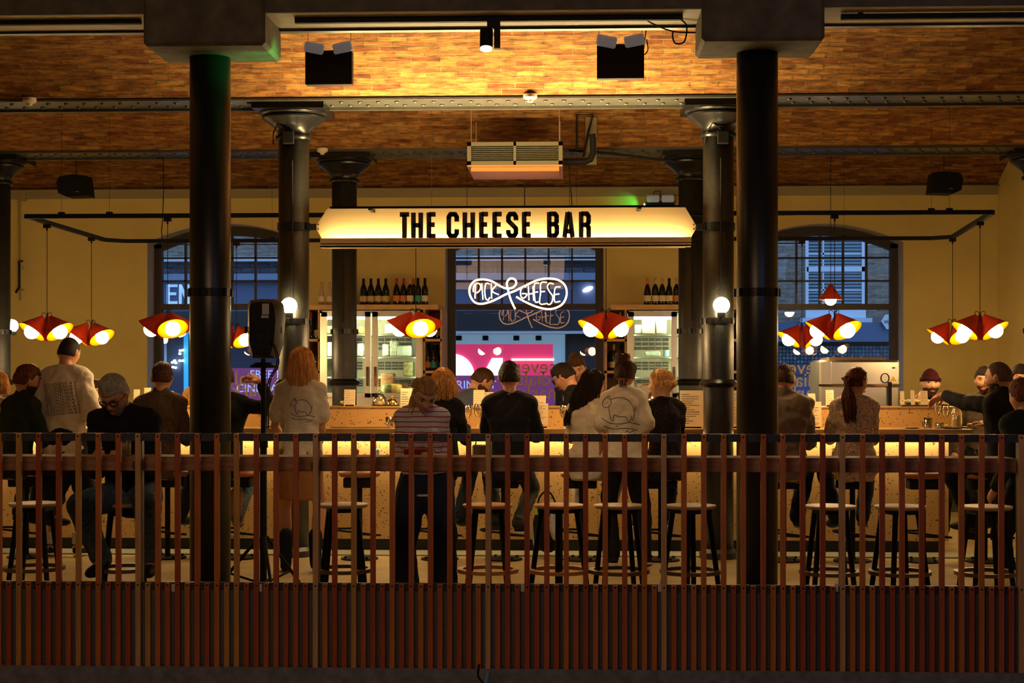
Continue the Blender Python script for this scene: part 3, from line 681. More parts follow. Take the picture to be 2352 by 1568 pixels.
obj(m, 'hanging_rod', 'steel', t, world=True)
def pipe(pts, Y, r, lab, name='pipe', m_='black', cat='pipe'):
    return tag(obj(MB().tube([P(x, y, Y) for x, y in pts], r, 10), name, m_, smooth=True), lab, cat)
pipe(((1294, 372), (1345, 371), (1356, 366), (1362, 352), (1362, 320), (1360, 308)), 14.4, .03, 'thick black lagged pipe elbowing up right of the air conditioner')
pipe(((1325, 345), (1325, 263), (1362, 263), (1352, 300), (1340, 360)), 14.6, .012, 'thin black pipe frame rising above the air conditioner\'s right end')
pipe(((1306, 345), (1400, 352), (1560, 372)), 14.9, .012, 'thin black pipe sloping from the air conditioner towards the right back column')
tag(obj(MB().bb(P(1345, 378, 14.7), P(1370, 270, 14.72)), 'mounting_plate', MATS['grille_frame_metal']), 'upright metal plate behind the air conditioner\'s lagged pipe', 'plate')
pipe(((46, 462), (46, 690)), YW - .03, .012, 'pale conduit running down the left wall beside the column', m_=MATS['pale_wall_plate'])
tag(obj(MB().bb(P(42, 461, YW - .06), P(62, 442, YW - .001)), 'junction_box', MATS['pale_wall_plate']), 'pale square junction box high on the left wall', 'junction box')
t = thing('wall_bracket', 'black bent bracket clipped to the left wall beside the column', 'bracket', P(44, 620, YW - .1))
obj(MB().tube([P(x, y, YW - .1) for x, y in ((52, 600), (44, 600), (44, 660), (36, 672))], .014), 'arm', 'black', t, world=True)
for y in (600, 616, 666): obj(MB().tube([P(44, y, YW - .1), P(52, y, YW - .1), P(54, y, YW)], .008), 'clip', 'steel', t, world=True)

for pts, Y, lab in ((((1205, 418), (1205, 476)), 14.0, 'thin black cable dropping to the sign below the air conditioner'), (((1306, 380), (1310, 420), (1314, 476)), 14.2, 'pair-like black cable dropping right of the air conditioner to the sign'), (((375, 362), (376, 430), (374, 500), (371, 530), (373, 552)), 15.45, 'long wavy black cable hanging left of the near left column')):
    tag(obj(MB().tube([P(x, y, Y) for x, y in pts], .005, 5), 'cable', 'black'), lab, 'cable')
# ================================================================ ACROSS THE STREET
YF = 26.0
def fx(px): return wx(px, YF)
def fz(py, px=1176): return PZ(py, YF, px)
def fac(name, px0, px1, py0, py1, m, y0=0, y1=.1, uv=False):
    pc = (px0 + px1) / 2; mb = MB().bb((fx(px0), YF + y0, fz(py1, pc)), (fx(px1), YF + y1, fz(py0, pc))); o = obj(mb, name, m)
    if uv: uvbox(o.data, 0, 2)
    return struct(o)
plane_box('street_ground', (-16, YW + .7, -.05), (16, 30, 0), mat('asphalt', (.06, .06, .07), .6))
fac('facade_wall', -600, 3000, 100, 560, 'facade', 0, .3, True)
fac('facade_wall', -600, 1760, 560, 598, 'facade', 0, .3, True)
fac('facade_wall', 1700, 3000, 560, 742, 'facade', 0, .3, True)
pal = mat('pale_blue_cornice', (.55, .6, .68), .7); dkb = mat('dark_blue_fascia', (.10, .13, .24), .5); nav = mat('navy_shopfront', (.035, .045, .09), .4)
fac('cornice', -600, 1700, 592, 603, pal, -.30, .3); fac('facade_ledge', -600, 1700, 603, 630, 'greybrick', -.12, .3, True)
fac('cornice', -600, 1700, 630, 648, mat('mid_blue_band', (.20, .27, .42), .6), -.22, .3); fac('shop_fascia', -600, 1700, 648, 716, dkb, -.1, .3)
fac('shop_awning', -600, 1700, 716, 762, mat('black_blind_box', (.018, .02, .028), .5), -.25, .3); fac('facade_ledge', -600, 1700, 762, 768, pal, -.3, .3)
fac('shopfront', -600, 1040, 768, 1010, nav, 0, .3); fac('shopfront', 1300, 1720, 768, 1010, mat('dark_shop_interior', (.03, .03, .04), .5), 0, .3)
# lettering EN on the fascia
sg_m = mat('pale_blue_sign_letter', (.55, .72, .9), .5, emit=(.3, .55, .9), es=.25)
LT['N'] = [[(.12, 0), (.12, 1)], [(.88, 0), (.88, 1)], [(.14, .97), (.86, .03)]]
xq = 384
for ch in 'EN':
    mb = MB(); yl = YF - .14; x0, x1 = wx(xq, yl), wx(xq + 24, yl); z0, z1 = PZ(698, yl, xq), PZ(653, yl, xq)
    for s_ in LT[ch]: stroke(mb, [(x0 + (x1 - x0) * u, z0 + (z1 - z0) * v) for u, v in s_], .045, yl - .03, yl)
    tag(obj(mb, 'fascia_letter', sg_m), {'E': 'big pale blue letter E on the shop fascia across the street', 'N': 'big pale blue letter N on the shop fascia across the street'}[ch], 'sign letter'); xq += 28
# lit pink shop window in the middle
sh = thing('lit_shop_display', 'lit pink and purple shop window across the street with big white shapes', 'shop window', (fx(1170), YF, 0))
def shp(name, px0, px1, py0, py1, m, y0, y1):
    pc = (px0 + px1) / 2; return obj(MB().bb((fx(px0), YF + y0, fz(py1, pc)), (fx(px1), YF + y1, fz(py0, pc))), name, m, sh, world=True)
shp('top_panel', 1040, 1300, 768, 790, mat('grey_blue_panel', (.2, .3, .4), .6, emit=(.2, .36, .5), es=.3), 0, .3)
shp('side_panel', 1270, 1300, 790, 860, mat('grey_blue_panel', (.2, .3, .4), .6), 0, .3)
shp('pink_panel', 1040, 1270, 790, 862, mat('pink_backlit_panel', (.6, .05, .15), .5, emit=(.70, .03, .13), es=.34), .02, .3)
shp('light_tube', 1175, 1272, 823, 828, mat('pink_tube', (1, .6, .5), .5, emit=(1, .45, .35), es=2.2), -.02, .02)
shp('purple_band', 1040, 1300, 862, 1010, mat('purple_backlit_panel', (.12, .03, .12), .5, emit=(.105, .022, .085), es=.55), -.02, .3)
shp('frame_edge', 1298, 1301, 768, 1010, nav, -.05, .3)
mb = MB(); c0 = P(1040, 862, YF); R_ = .36
mb.prism([(c0.x, c0.z)] + [(c0.x + R_ * math.cos(a * PI / 24), c0.z + R_ * math.sin(a * PI / 24)) for a in range(13)], YF - .03, YF)
a = [(wx(x, YF), PZ(y, YF, x)) for x, y in ((1108, 862), (1130, 822), (1155, 822), (1152, 862))]; mb.prism(a, YF - .03, YF)
obj(mb, 'white_shape', mat('white_display_shape', (.9, .9, .9), .5, emit=(.9, .9, 1), es=.8), sh, world=True)
tb = mat('pale_blue_display_text', (.4, .5, .8), .5, emit=(.22, .30, .65), es=.6)
for txt, px, py in (('EXPERIMENT', 1140, 892), ('CINEMA', 1100, 925)):
    t = textmesh(txt, .19, .003, align='RIGHT' if txt[0] == 'E' else 'CENTER'); q = P(px, py, YF - .04); obj(moved(t, q), 'display_text', tb, sh, world=True)
for px in (1054, 1115, 1186, 1237):
    q = P(px, 776, YF - .05); tag(obj(MB().lathe([(.05, -.04), (.05, .04)], q, 12), 'display_downlight', 'black'), 'small black downlight over the pink display, %s' % {1054: 'first from left', 1115: 'second from left', 1186: 'third from left', 1237: 'last on the right'}[px], 'downlight')
sp = thing('lit_shop_display', 'purple lit poster with blue words behind the loudspeaker pole, across the street', 'shop window', (fx(570), YF, 0))
obj(MB().bb((fx(505), YF - .02, fz(1010)), (fx(700), YF, fz(845))), 'purple_band', 'purple_backlit_panel', sp, world=True)
for txt, px, py in (('FREE FM', 620, 868), ('CINEMA', 590, 900)):
    q = P(px, py, YF - .04); obj(moved(textmesh(txt, .19, .003, align='CENTER'), q), 'display_text', tb, sp, world=True)
# dark night windows with tiny lights and a cyan strip in the left window
fac('shop_frame', 423, 433, 765, 1010, mat('cyan_glow_post', (.05, .35, .6), .5, emit=(.02, .3, .65), es=.5), -.03, 0)  # cyan post with a glow of its own in the material
fac('shop_frame', 378, 383, 765, 1010, pal, -.03, 0)
rl = random.Random(3); mb = MB()
for px, py in ((396, 832), (401, 828), (404, 833), (413, 828), (420, 828), (397, 843), (403, 844), (414, 805), (420, 804), (413, 812), (1905, 870)): mb.ell(P(px, py, YF - .1), (.025, .01, .02), nu=6, nv=4)
tl = tag(obj(mb, 'street_light_dots', mat('tiny_cool_lights', (.8, .9, 1), .5, emit=(.7, .95, 1), es=6)), 'tiny cool lights glimmering in the dark shopfront across the street', 'lights'); tl['kind'] = 'stuff'
tag(obj(MB().ell(P(1350, 664, YF - .12), (.09, .05, .035), (0, -.4, 0)), 'fascia_highlight', mat('cool_fascia_highlight', (.8, .9, 1), .5, emit=(.8, .9, 1), es=5)), 'small white highlight on the dark blue fascia beside the neon sign', 'lamp')  # white highlight modelled as a glowing bead
# right window: sash window, awning, sequin panel
sw = thing('sash_window', 'white sash window with blinds in the brick facade across the street', 'window', (fx(1917), YF, 0))
wp = mat('white_window_paint', (.62, .72, .85), .6)
def swb(mb, px0, px1, py0, py1, y0, y1): mb.bb((fx(px0), YF + y0, fz(py1, 1917)), (fx(px1), YF + y1, fz(py0, 1917))); return mb
mb = MB(); swb(mb, 1849, 1856, 500, 735, -.06, .02); swb(mb, 1978, 1987, 500, 735, -.06, .02); swb(mb, 1852, 1985, 613, 624, -.06, .02)
for x in (1890,): swb(mb, x - 2, x + 2, 500, 735, -.04, .02)
for y in (583, 666): swb(mb, 1852, 1985, y - 2, y + 2, -.04, .02)
swb(mb, 1849, 1987, 712, 730, -.08, .02); obj(mb, 'sash_frame', wp, sw, world=True)
obj(swb(MB(), 1837, 1998, 731, 742, -.22, .02), 'sill', wp, sw, world=True)
obj(swb(MB(), 1855, 1980, 500, 732, -.02, .0), 'dark_glass', mat('dark_blue_glass', (.03, .06, .09), .2), sw, world=True)
mb = MB(); n = 0
for k in range(27):
    z = fz(505 + k * 7.6, 1917); mb.box(((fx(1856) + fx(1979)) / 2, YF - .025, z), (fx(1979) - fx(1856), .03, .022), (.4, 0, 0))
obj(mb, 'blind_slat', mat('pale_blind', (.30, .42, .52), .6), sw, world=True)
fac('shop_awning', 1700, 2900, 742, 790, mat('blue_awning_fascia', (.07, .13, .26), .35), -.5, .3); fac('shop_awning', 1700, 2900, 786, 793, 'black', -.52, .3)
sq = bpy.data.materials.new('sequin_panel'); sq.use_nodes = True; nt = sq.node_tree; bs = nt.nodes['Principled BSDF']
tc = nt.nodes.new('ShaderNodeTexCoord'); vo = nt.nodes.new('ShaderNodeTexVoronoi'); vo.inputs['Scale'].default_value = 17; vo.inputs['Randomness'].default_value = 0.05
nt.links.new(tc.outputs['Object'], vo.inputs['Vector'])
r1 = nt.nodes.new('ShaderNodeValToRGB'); r1.color_ramp.elements[0].position = .38; r1.color_ramp.elements[1].position = .5; r1.color_ramp.elements[0].color = (1, 1, 1, 1); r1.color_ramp.elements[1].color = (.03, .05, .09, 1)
nt.links.new(vo.outputs['Distance'], r1.inputs[0])
r2 = nt.nodes.new('ShaderNodeValToRGB'); e = r2.color_ramp.elements; e[0].color = (.02, .12, .22, 1); e[1].color = (.45, .35, .75, 1); x_ = e.new(.5); x_.color = (.08, .45, .6, 1); x_ = e.new(.75); x_.color = (.15, .2, .5, 1)
sx_ = nt.nodes.new('ShaderNodeSeparateColor'); nt.links.new(vo.outputs['Color'], sx_.inputs[0]); nt.links.new(sx_.outputs[0], r2.inputs[0])
mm = nt.nodes.new('ShaderNodeMix'); mm.data_type = 'RGBA'; mm.blend_type = 'MULTIPLY'; mm.inputs[0].default_value = 1
nt.links.new(r1.outputs[0], mm.inputs[6]); nt.links.new(r2.outputs[0], mm.inputs[7]); nt.links.new(mm.outputs[2], bs.inputs['Base Color']); bs.inputs['Roughness'].default_value = .3
MATS['sequin_panel'] = sq
tag(fac('sequin_panel', 1700, 2900, 793, 836, sq, -.05, .3), 'shimmering blue sequin panel under the awning across the street', 'panel'); 
fac('shopfront', 1700, 2900, 836, 860, dkb, -.1, .3); fac('shopfront', 1700, 2900, 860, 885, mat('grey_teal_shop', (.16, .2, .22), .5), -.05, .3); fac('shopfront', 1700, 2900, 885, 1010, mat('blue_shop_base', (.08, .12, .35), .5), -.1, .3)
hx = thing('hexagonal_sign', 'white hexagonal hanging shop sign beyond the right window frame', 'sign', P(2038, 738, YF - .6))
pl = [(2024, 738), (2033, 722), (2053, 722), (2062, 738), (2053, 756), (2036, 756)]; mb = MB().prism([(wx(x, YF - .6), PZ(y, YF - .6, x)) for x, y in pl], YF - .62, YF - .58); obj(mb, 'sign_board', mat('pale_sign_board', (.6, .7, .8), .5), hx, world=True)
q_ = P(2043, 738, YF - .3); obj(MB().bb((q_.x + .02, YF - .6, q_.z - .02), (q_.x + .05, YF + .02, q_.z + .02)), 'arm', 'black', hx, world=True)
obj(moved(textmesh('vig', .1, .002), P(2031, 742, YF - .63)), 'sign_text', nav, hx, world=True)
# ================================================================ BACK BAR
YK = 17.55
def kbox(mb, px0, px1, py0, py1, y0, y1, ref=None):
    a, b = P(px0, py1, y0), P(px1, py0, y0); return mb.bb((a.x, y0, a.z), (b.x, y1, b.z))
def shelf_unit(nm, x0, x1, c0, c1, label, cubs):
    t = thing('bottle_shelf', label, 'shelf', P((x0 + x1) / 2, 705, YK))
    m = MB(); kbox(m, x0, x1, 699, 711, YK - .02, YW - .01); obj(m, 'top_shelf', 'oak', t, world=True)
    for (a, b, lb_) in cubs:
        t = thing('cubby_shelves', lb_, 'shelving', P((a + b) / 2, 900, YK)); t.location.z = PZ(925, YK, a); m = MB(); kbox(m, a, a + 4, 711, 925, YK, YW - .01); kbox(m, b - 4, b, 711, 925, YK, YW - .01); kbox(m, a, b, 711, 925, YW - .03, YW - .01)
        for y in (778, 851, 915): kbox(m, a, b, y, y + 6, YK, YW - .01)
        obj(m, 'cubby', 'oak', t, world=True)
    return t
shelf_unit('a', 704, 1006, 0, 0, 'oak board with bottles above the left fridge', [(704, 734, 'narrow oak cubbies left of the left fridge'), (972, 1015, 'oak bottle cubbies right of the left fridge')])
shelf_unit('b', 1402, 1700, 0, 0, 'oak board with bottles above the right fridge', [(1390, 1439, 'oak bottle cubbies left of the right fridge'), (1676, 1705, 'narrow oak cubbies right of the right fridge, between the columns')])
coldled = mat('cool_white_fridge_led', (.9, 1, .85), .5, emit=(.9, 1, .62), es=24)
def fridge(x0, x1, label):
    t = thing('display_fridge', label, 'fridge', P((x0 + x1) / 2, 900, YK)); t.location.z = 0
    m = MB(); kbox(m, x0, x0 + 5, 713, 925, YK, YW - .06); kbox(m, x1 - 5, x1, 713, 925, YK, YW - .06); kbox(m, x0, x1, 713, 719, YK, YW - .06)
    a, b = P(x0, 925, YK), P(x1, 908, YK); m.bb((a.x, YK, 0), (b.x, YW - .06, b.z)); obj(m, 'cabinet', 'steel', t, world=True)
    m = MB(); kbox(m, x0 + 5, x1 - 5, 719, 908, YW - .09, YW - .06); obj(m, 'back_panel', mat('fridge_liner', (.7, .66, .45), .5), t, world=True)
    for (u, v) in (((x0 + 18), (x0 + x1) / 2 - 20), ((x0 + x1) / 2 + 14, x1 - 25)):
        for (p, q) in ((775, 805), (830, 850), (872, 888)):
            m = MB(); n = 5
            for i in range(n):
                for j in range(3): kbox(m, u + (v - u) * (i + .1) / n, u + (v - u) * (i + .9) / n, p + (q - p) * (j + .12) / 3, p + (q - p) * (j + .8) / 3, YW - .12, YW - .09)
            obj(m, 'vent_grille', mat('vent_dark', (.10, .09, .07), .6), t, world=True)
    mid = (x0 + x1) / 2
    for u in (x0 + 9, mid - 10, mid + 8, x1 - 12): m = MB(); kbox(m, u, u + 4, 730, 900, YK + .02, YK + .035); obj(m, 'interior_light', coldled, t, world=True)
    m = MB()
    for (u, v) in ((x0 + 14, mid - 14), (mid + 14, x1 - 16)): kbox(m, u, v, 727, 733, YK + .08, YK + .12)
    obj(m, 'interior_light', coldled, t, world=True)
    for (u, v) in ((x0 + 6, mid - 3), (mid + 3, x1 - 6)):
        for y in (768, 820, 865, 902): m = MB(); kbox(m, u, v, y, y + 3, YK + .06, YW - .1); obj(m, 'shelf', mat('fridge_shelf', (.35, .36, .28), .3, .5), t, world=True)
    for (u, v, hside) in ((x0 + 3, mid - 2, 1), (mid + 2, x1 - 3, -1)):
        m = MB(); y0, y1 = YK - .045, YK - .005
        kbox(m, u, u + 13, 716, 912, y0, y1); kbox(m, v - 13, v, 716, 912, y0, y1); kbox(m, u, v, 716, 727, y0, y1); kbox(m, u, v, 903, 912, y0, y1)
        d = obj(m, 'door', 'steel', t, world=True)
        obj(MB().add([P(x, y, y0 + .02) for x, y in ((u + 13, 903), (v - 13, 903), (v - 13, 727), (u + 13, 727))], [(0, 1, 2, 3)]), 'door_glass', 'glass', d, world=True)
        hx_ = v - 7 if hside > 0 else u + 7; m = MB(); kbox(m, hx_ - 3, hx_ + 3, 842, 886, y0 - .03, y0 - .01); kbox(m, hx_ - 2, hx_ + 2, 845, 850, y0 - .02, y0 + .01); kbox(m, hx_ - 2, hx_ + 2, 878, 883, y0 - .02, y0 + .01)
        obj(m, 'handle', 'chrome', d, world=True)
    return t
fridge(735, 971, 'steel double-door cheese fridge, brightly lit, behind the left back column')
fridge(1440, 1674, 'steel double-door fridge, lit, behind the right back column')
# cheeses and boxes in the fridges
def cheese(px, py, w, h, m, lab, shape='block', d=.2, Y=YK + .12, cat='cheese', name='cheese'):
    s = dep(px, Y) / F; c = P(px, py - 1.3, Y); mb = MB(); W_, H_ = w * s, h * s      # py = bottom
    if shape == 'block': mb.box(c + Vector((0, d / 2, H_ / 2)), (W_, d, H_), bev=.012)
    elif shape == 'round': mb.lathe([(W_ * .42, 0), (W_ * .5, H_ * .2), (W_ * .52, H_ * .5), (W_ * .46, H_ * .85), (W_ * .3, H_)], c + Vector((0, W_ * .5, 0)), 24)
    else: mb.lathe([(W_ * .5, 0), (W_ * .5, H_)], c + Vector((0, W_ * .5, 0)), 24)
    return tag(obj(mb, name, m, smooth=True), lab, cat)
blue = mat('blue_veined_cheese', (.42, .47, .32), .7, noise=(26, .5)); yel = mat('yellow_cheese', (.75, .52, .12), .6, noise=(9, .2)); moss = mat('mossy_rind', (.20, .19, .07), .9, noise=(30, .5)); rust = mat('rust_rind', (.34, .14, .04), .8, noise=(20, .3)); wht = mat('white_carton', (.72, .70, .56), .7); ppr = mat('pale_green_wrap', (.46, .58, .45), .6, noise=(14, .25))
cheese(886, 819, 16, 28, blue, 'short green-blue cheese block at the inner side of the left fridge\'s second shelf')
cheese(904, 819, 18, 36, blue, 'tall veined blue cheese block beside the globe reflection, left fridge second shelf')
cheese(927, 819, 34, 24, ppr, 'wide pale wrapped cheese block on the left fridge\'s second shelf')
cheese(889, 902, 30, 44, rust, 'rust-brown tall cheese block on the left fridge\'s bottom shelf')
cheese(918, 902, 36, 22, rust, 'amber cheese block behind the yellow wheel in the left fridge', d=.1, Y=YK + .3)
cheese(890, 903, 30, 20, moss, 'green rounded cheese half on the left fridge\'s bottom shelf', 'round', Y=YK + .04)
cheese(905, 903, 34, 21, yel, 'yellow rounded cheese wheel on the left fridge\'s bottom shelf', 'round', Y=YK + .05)
cheese(937, 865, 22, 34, moss, 'dark mossy cheese drum on the left fridge\'s third shelf')
cheese(897, 767, 26, 22, wht, 'white carton on the left fridge\'s top shelf, inner one', cat='carton', name='carton')
cheese(932, 767, 30, 26, wht, 'white carton on the left fridge\'s top shelf, outer one', cat='carton', name='carton')
cheese(758, 767, 26, 17, yel, 'yellow cheese on the top shelf of the left fridge\'s left door')
cheese(757, 819, 16, 32, ppr, 'pale green wrapped drum on the second shelf behind the left door', 'drum')
cheese(828, 767, 10, 16, yel, 'slice of yellow cheese just right of the left back column'); cheese(826, 819, 14, 30, ppr, 'pale wrapped block just right of the left back column')
cheese(1490, 767, 30, 34, wht, 'white carton stack, left one, on the right fridge\'s top shelf', cat='carton', name='carton')
cheese(1519, 767, 24, 34, wht, 'white carton, right one, on the right fridge\'s top shelf', cat='carton', name='carton')
cheese(1466, 767, 16, 20, ppr, 'pale blue wrapped pack on the right fridge\'s top shelf', cat='pack', name='wrapped_pack')
cheese(1500, 819, 34, 11, ppr, 'crumpled pale wrap on the right fridge\'s second shelf', cat='pack', name='wrapped_pack'); cheese(1531, 819, 14, 14, mat('teal_tub', (.15, .4, .38), .5), 'small teal tub on the right fridge\'s second shelf', 'drum', cat='tub', name='tub')
cheese(1488, 902, 50, 22, moss, 'dark mossy cheese wheel on the right fridge\'s bottom shelf', 'round')
# bottles
BOT = {}
def bottle_mesh(kind):
    if kind in BOT: return BOT[kind]
    k = {'champ': [(.043, 0), (.045, .02), (.045, .15), (.038, .19), (.020, .24), (.015, .28), (.015, .31)], 'wine': [(.037, 0), (.038, .015), (.038, .17), (.030, .20), (.015, .225), (.014, .30)], 'burg': [(.040, 0), (.041, .015), (.041, .13), (.030, .19), (.016, .225), (.014, .295)], 'clear': [(.035, 0), (.040, .03), (.030, .14), (.017, .22), (.014, .28)]}[kind]
    b = MB().lathe(k, n=16).mesh('glass_body', 'all')
    l = MB().lathe([(k[1][0] + .001, .035), (k[1][0] + .001, .10)], n=16, caps=False).mesh('label', 'all')
    top = k[-1][1]; f = MB().lathe([(k[-1][0] + .002, top - .07), (k[-1][0] + .002, top), (.004, top + .001)], n=12).mesh('foil', 'all')
    for me_ in (l, f): me_.materials.append(None)
    b.materials.append(M['bottle']); BOT[kind] = (b, l, f, top); return BOT[kind]
M['bottle'] = mat('dark_bottle_glass', (.010, .012, .008), .06, spec=.8); M['bottleclear'] = mat('rose_bottle_glass', (.55, .35, .25), .08, spec=.8)
FO = {'black': 'black', 'red': mat('red_foil', (.40, .02, .02), .35), 'orange': mat('orange_foil', (.7, .17, .03), .35), 'tan': mat('tan_foil', (.5, .35, .16), .4), 'gold': 'brass'}
LB = {'cream': mat('cream_label', (.72, .6, .36), .7), 'gold': mat('gold_label', (.55, .38, .14), .5), 'teal': mat('teal_label', (.03, .35, .38), .6), 'orange': mat('orange_label', (.6, .2, .05), .6), 'none': None}
def bottle(px, py, Y, kind, foil, labc, lab, sc=1.0):
    g = bottle_mesh(kind); p = P(px, py, Y); t = thing('wine_bottle', lab, 'bottle', p); t.scale = (sc,) * 3
    parts = [(g[0], 'glass_body', None), (g[1], 'label', LB[labc]), (g[2], 'foil', FO[foil])]
    for me_, n, mt in parts:
        if n == 'label' and mt is None: continue
        o = bpy.data.objects.new(n, me_); COL.objects.link(o); o.parent = t
        if mt is not None:
            o.material_slots[0].link = 'OBJECT'; o.material_slots[0].material = mt if not isinstance(mt, str) else M[mt]
    if kind == 'clear': gb = [c_ for c_ in t.children if c_.name.startswith('glass_body')][0]; gb.material_slots[0].link = 'OBJECT'; gb.material_slots[0].material = M['bottleclear']
SHY = 699
for k, (px, lab) in enumerate(((739, 'first'), (757, 'second'))): bottle(px, SHY, 17.75, 'clear', 'tan', 'cream', 'clear rose bottle, %s from the left on the left shelf top' % lab, .92)
for k, px in enumerate((835, 852, 869, 886)): bottle(px, SHY, 17.75, 'champ', 'black', 'gold', 'dark sparkling wine bottle, %s of four right of the left back column' % ['first', 'second', 'third', 'last'][k], .95)
bottle(911, SHY, 17.75, 'burg', 'red', 'orange', 'dark bottle with red foil, left one of the red pair on the left shelf top')
bottle(927, SHY, 17.75, 'burg', 'red', 'orange', 'dark bottle with red foil, right one of the red pair on the left shelf top')
bottle(942, SHY, 17.72, 'wine', 'tan', 'cream', 'tall bottle with big cream label next to the red foil pair')
bottle(950, SHY, 17.9, 'wine', 'orange', 'none', 'orange topped bottle standing behind the cream labelled one')
bottle(960, SHY, 17.75, 'wine', 'black', 'teal', 'dark bottle with teal label on the left shelf top')
bottle(976, SHY, 17.75, 'wine', 'black', 'cream', 'dark bottle at the right end of the left shelf top')
for px, f_, l_, kd, lab in ((1487, 'orange', 'cream', 'burg', 'orange topped bottle, first on the right shelf top'), (1505, 'tan', 'cream', 'wine', 'bottle with tan top and tall cream label on the right shelf top'), (1521, 'tan', 'cream', 'burg', 'bottle with tan top, third on the right shelf top'), (1537, 'black', 'cream', 'burg', 'black topped bottle, fourth on the right shelf top'), (1554, 'tan', 'orange', 'wine', 'bottle at the edge of the right back column, on the shelf top')): bottle(px, SHY, 17.75, kd, f_, l_, lab)
for px, py, Y, kd, f_, l_, lab in ((714, 778, 17.7, 'wine', 'orange', 'none', 'bottle with orange top in the left unit\'s upper left cubby'), (727, 778, 17.75, 'wine', 'black', 'cream', 'black topped bottle in the left unit\'s upper left cubby'),
  (981, 778, 17.95, 'wine', 'red', 'cream', 'red topped bottle at the left of the upper cubby behind the cone lamp'), (993, 778, 17.95, 'wine', 'red', 'cream', 'red topped bottle in the middle of the upper cubby behind the cone lamp'), (1004, 778, 17.95, 'wine', 'red', 'cream', 'red topped bottle at the right of the upper cubby behind the cone lamp'),
  (982, 851, 17.7, 'burg', 'black', 'orange', 'dark bottle with red and cream label in the cubby right of the left fridge'), (995, 851, 17.7, 'burg', 'black', 'teal', 'dark bottle with teal label, front one in the cubby right of the left fridge'), (1004, 851, 17.9, 'burg', 'black', 'teal', 'dark bottle with teal label, rear one in the cubby right of the left fridge'),
  (1425, 777, 17.8, 'wine', 'tan', 'cream', 'bottle half hidden by the cone lamp, in the right unit\'s upper cubby'), (1403, 851, 17.9, 'wine', 'red', 'cream', 'red topped bottle at the back of the cubby left of the right fridge'), (1410, 851, 17.7, 'burg', 'tan', 'cream', 'tan topped bottle in the cubby left of the right fridge'), (1426, 851, 17.7, 'burg', 'black', 'cream', 'black topped bottle in the cubby left of the right fridge')): bottle(px, py, Y, kd, f_, l_, lab)
# drinking glasses
def tumbler_parts(t, r, h):
    obj(MB().lathe([(r * .85, 0), (r, h), (r * .93, h), (r * .8, .01), (.001, .01)], n=18, caps=False), 'bowl', 'glassware', t, 'all')
M['glassware'] = glassmat('drinking_glass', .16, (.97, .95, .9))
for k, (px, py) in enumerate(((716, 851), (724, 851), (731, 851), (717, 832), (725, 832))):
    p = P(px, py, 17.7); t = thing('tumbler', 'stacked tumbler in the left cubby, %s' % ['lower left', 'lower middle', 'lower right', 'upper left', 'upper right'][k], 'glass', p); tumbler_parts(t, .032, .09)
for k, px in enumerate((1402, 1412, 1422, 1432)):
    p = P(px, 915, 17.6); t = thing('tumbler', 'upturned glass in the lowest cubby left of the right fridge, %s' % ['first', 'second', 'third', 'fourth'][k], 'glass', p); tumbler_parts(t, .025, .10)
# back counter cabinets under the windows
m = MB().bb((XL + .1, 17.1, 0), (XR - .1, YK - .02, .93)); bc = thing('back_counter', 'steel topped back counter behind the bar, under shelves and windows', 'counter', (0, 17.3, 0))
obj(m, 'cabinet', mat('dark_cabinet', (.05, .045, .04), .5), bc, world=True); obj(MB().bb((XL + .1, 17.06, .93), (XR - .1, YK - .02, .965)), 'worktop', 'steel', bc, world=True)
# hood dishwasher / steel machine
Y = 15.3; t = thing('steel_dishwasher', 'big stainless steel hood machine with yellow warning triangle, before the right window', 'machine', P(1974, 900, Y)); t.location.z = 0
a, b = P(1882, 932, Y), P(2067, 826, Y); s = dep(1974, Y) / F
m = MB().bb((a.x, Y, .0), (b.x, Y + .62, b.z), .02); obj(m, 'body', 'steel', t, world=True)
m = MB().bb((a.x + .10, Y + .05, b.z), (b.x - .12, Y + .6, b.z + .025)); [m.ell((a.x + .15 + .09 * k, Y + .08, b.z + .03), (.008,) * 3, nu=8, nv=5) for k in range(6)]; obj(m, 'top_rail', mat('dark_bronze', (.08, .05, .03), .5), t, world=True)
q = P(1882, 885, Y); m = MB().bb((a.x + .11, Y - .012, PZ(882, Y, 1974)), (b.x - .01, Y, b.z - .02), .004); obj(m, 'hood_panel', 'steel', t, world=True)
obj(MB().bb((a.x - .01, Y - .03, PZ(887, Y, 1974)), (b.x + .01, Y - .0, PZ(882, Y, 1974))), 'trim_bar', 'chrome', t, world=True)
c = P(2033, 868, Y - .02); obj(MB().tube([c + Vector((.038 * math.cos(k * PI / 12), 0, .045 * math.sin(k * PI / 12))) for k in range(25)], .005, 6), 'gauge_ring', 'black', t, 'all', world=True)
c = P(2052, 870, Y - .016); obj(MB().prism([(c.x - .03, c.z - .022), (c.x + .03, c.z - .022), (c.x, c.z + .03)], Y - .016, Y - .013), 'warning_triangle', mat('warning_yellow', (.85, .5, .02), .6), t, world=True)
obj(MB().bb(P(2041, 932, Y - .05), P(2047, 877, Y - .02)), 'hose', 'black', t, world=True)
obj(MB().bb(P(2052 - 3, 846, Y - .016), P(2056, 843, Y - .012)), 'vent_slot', 'black', t, world=True)
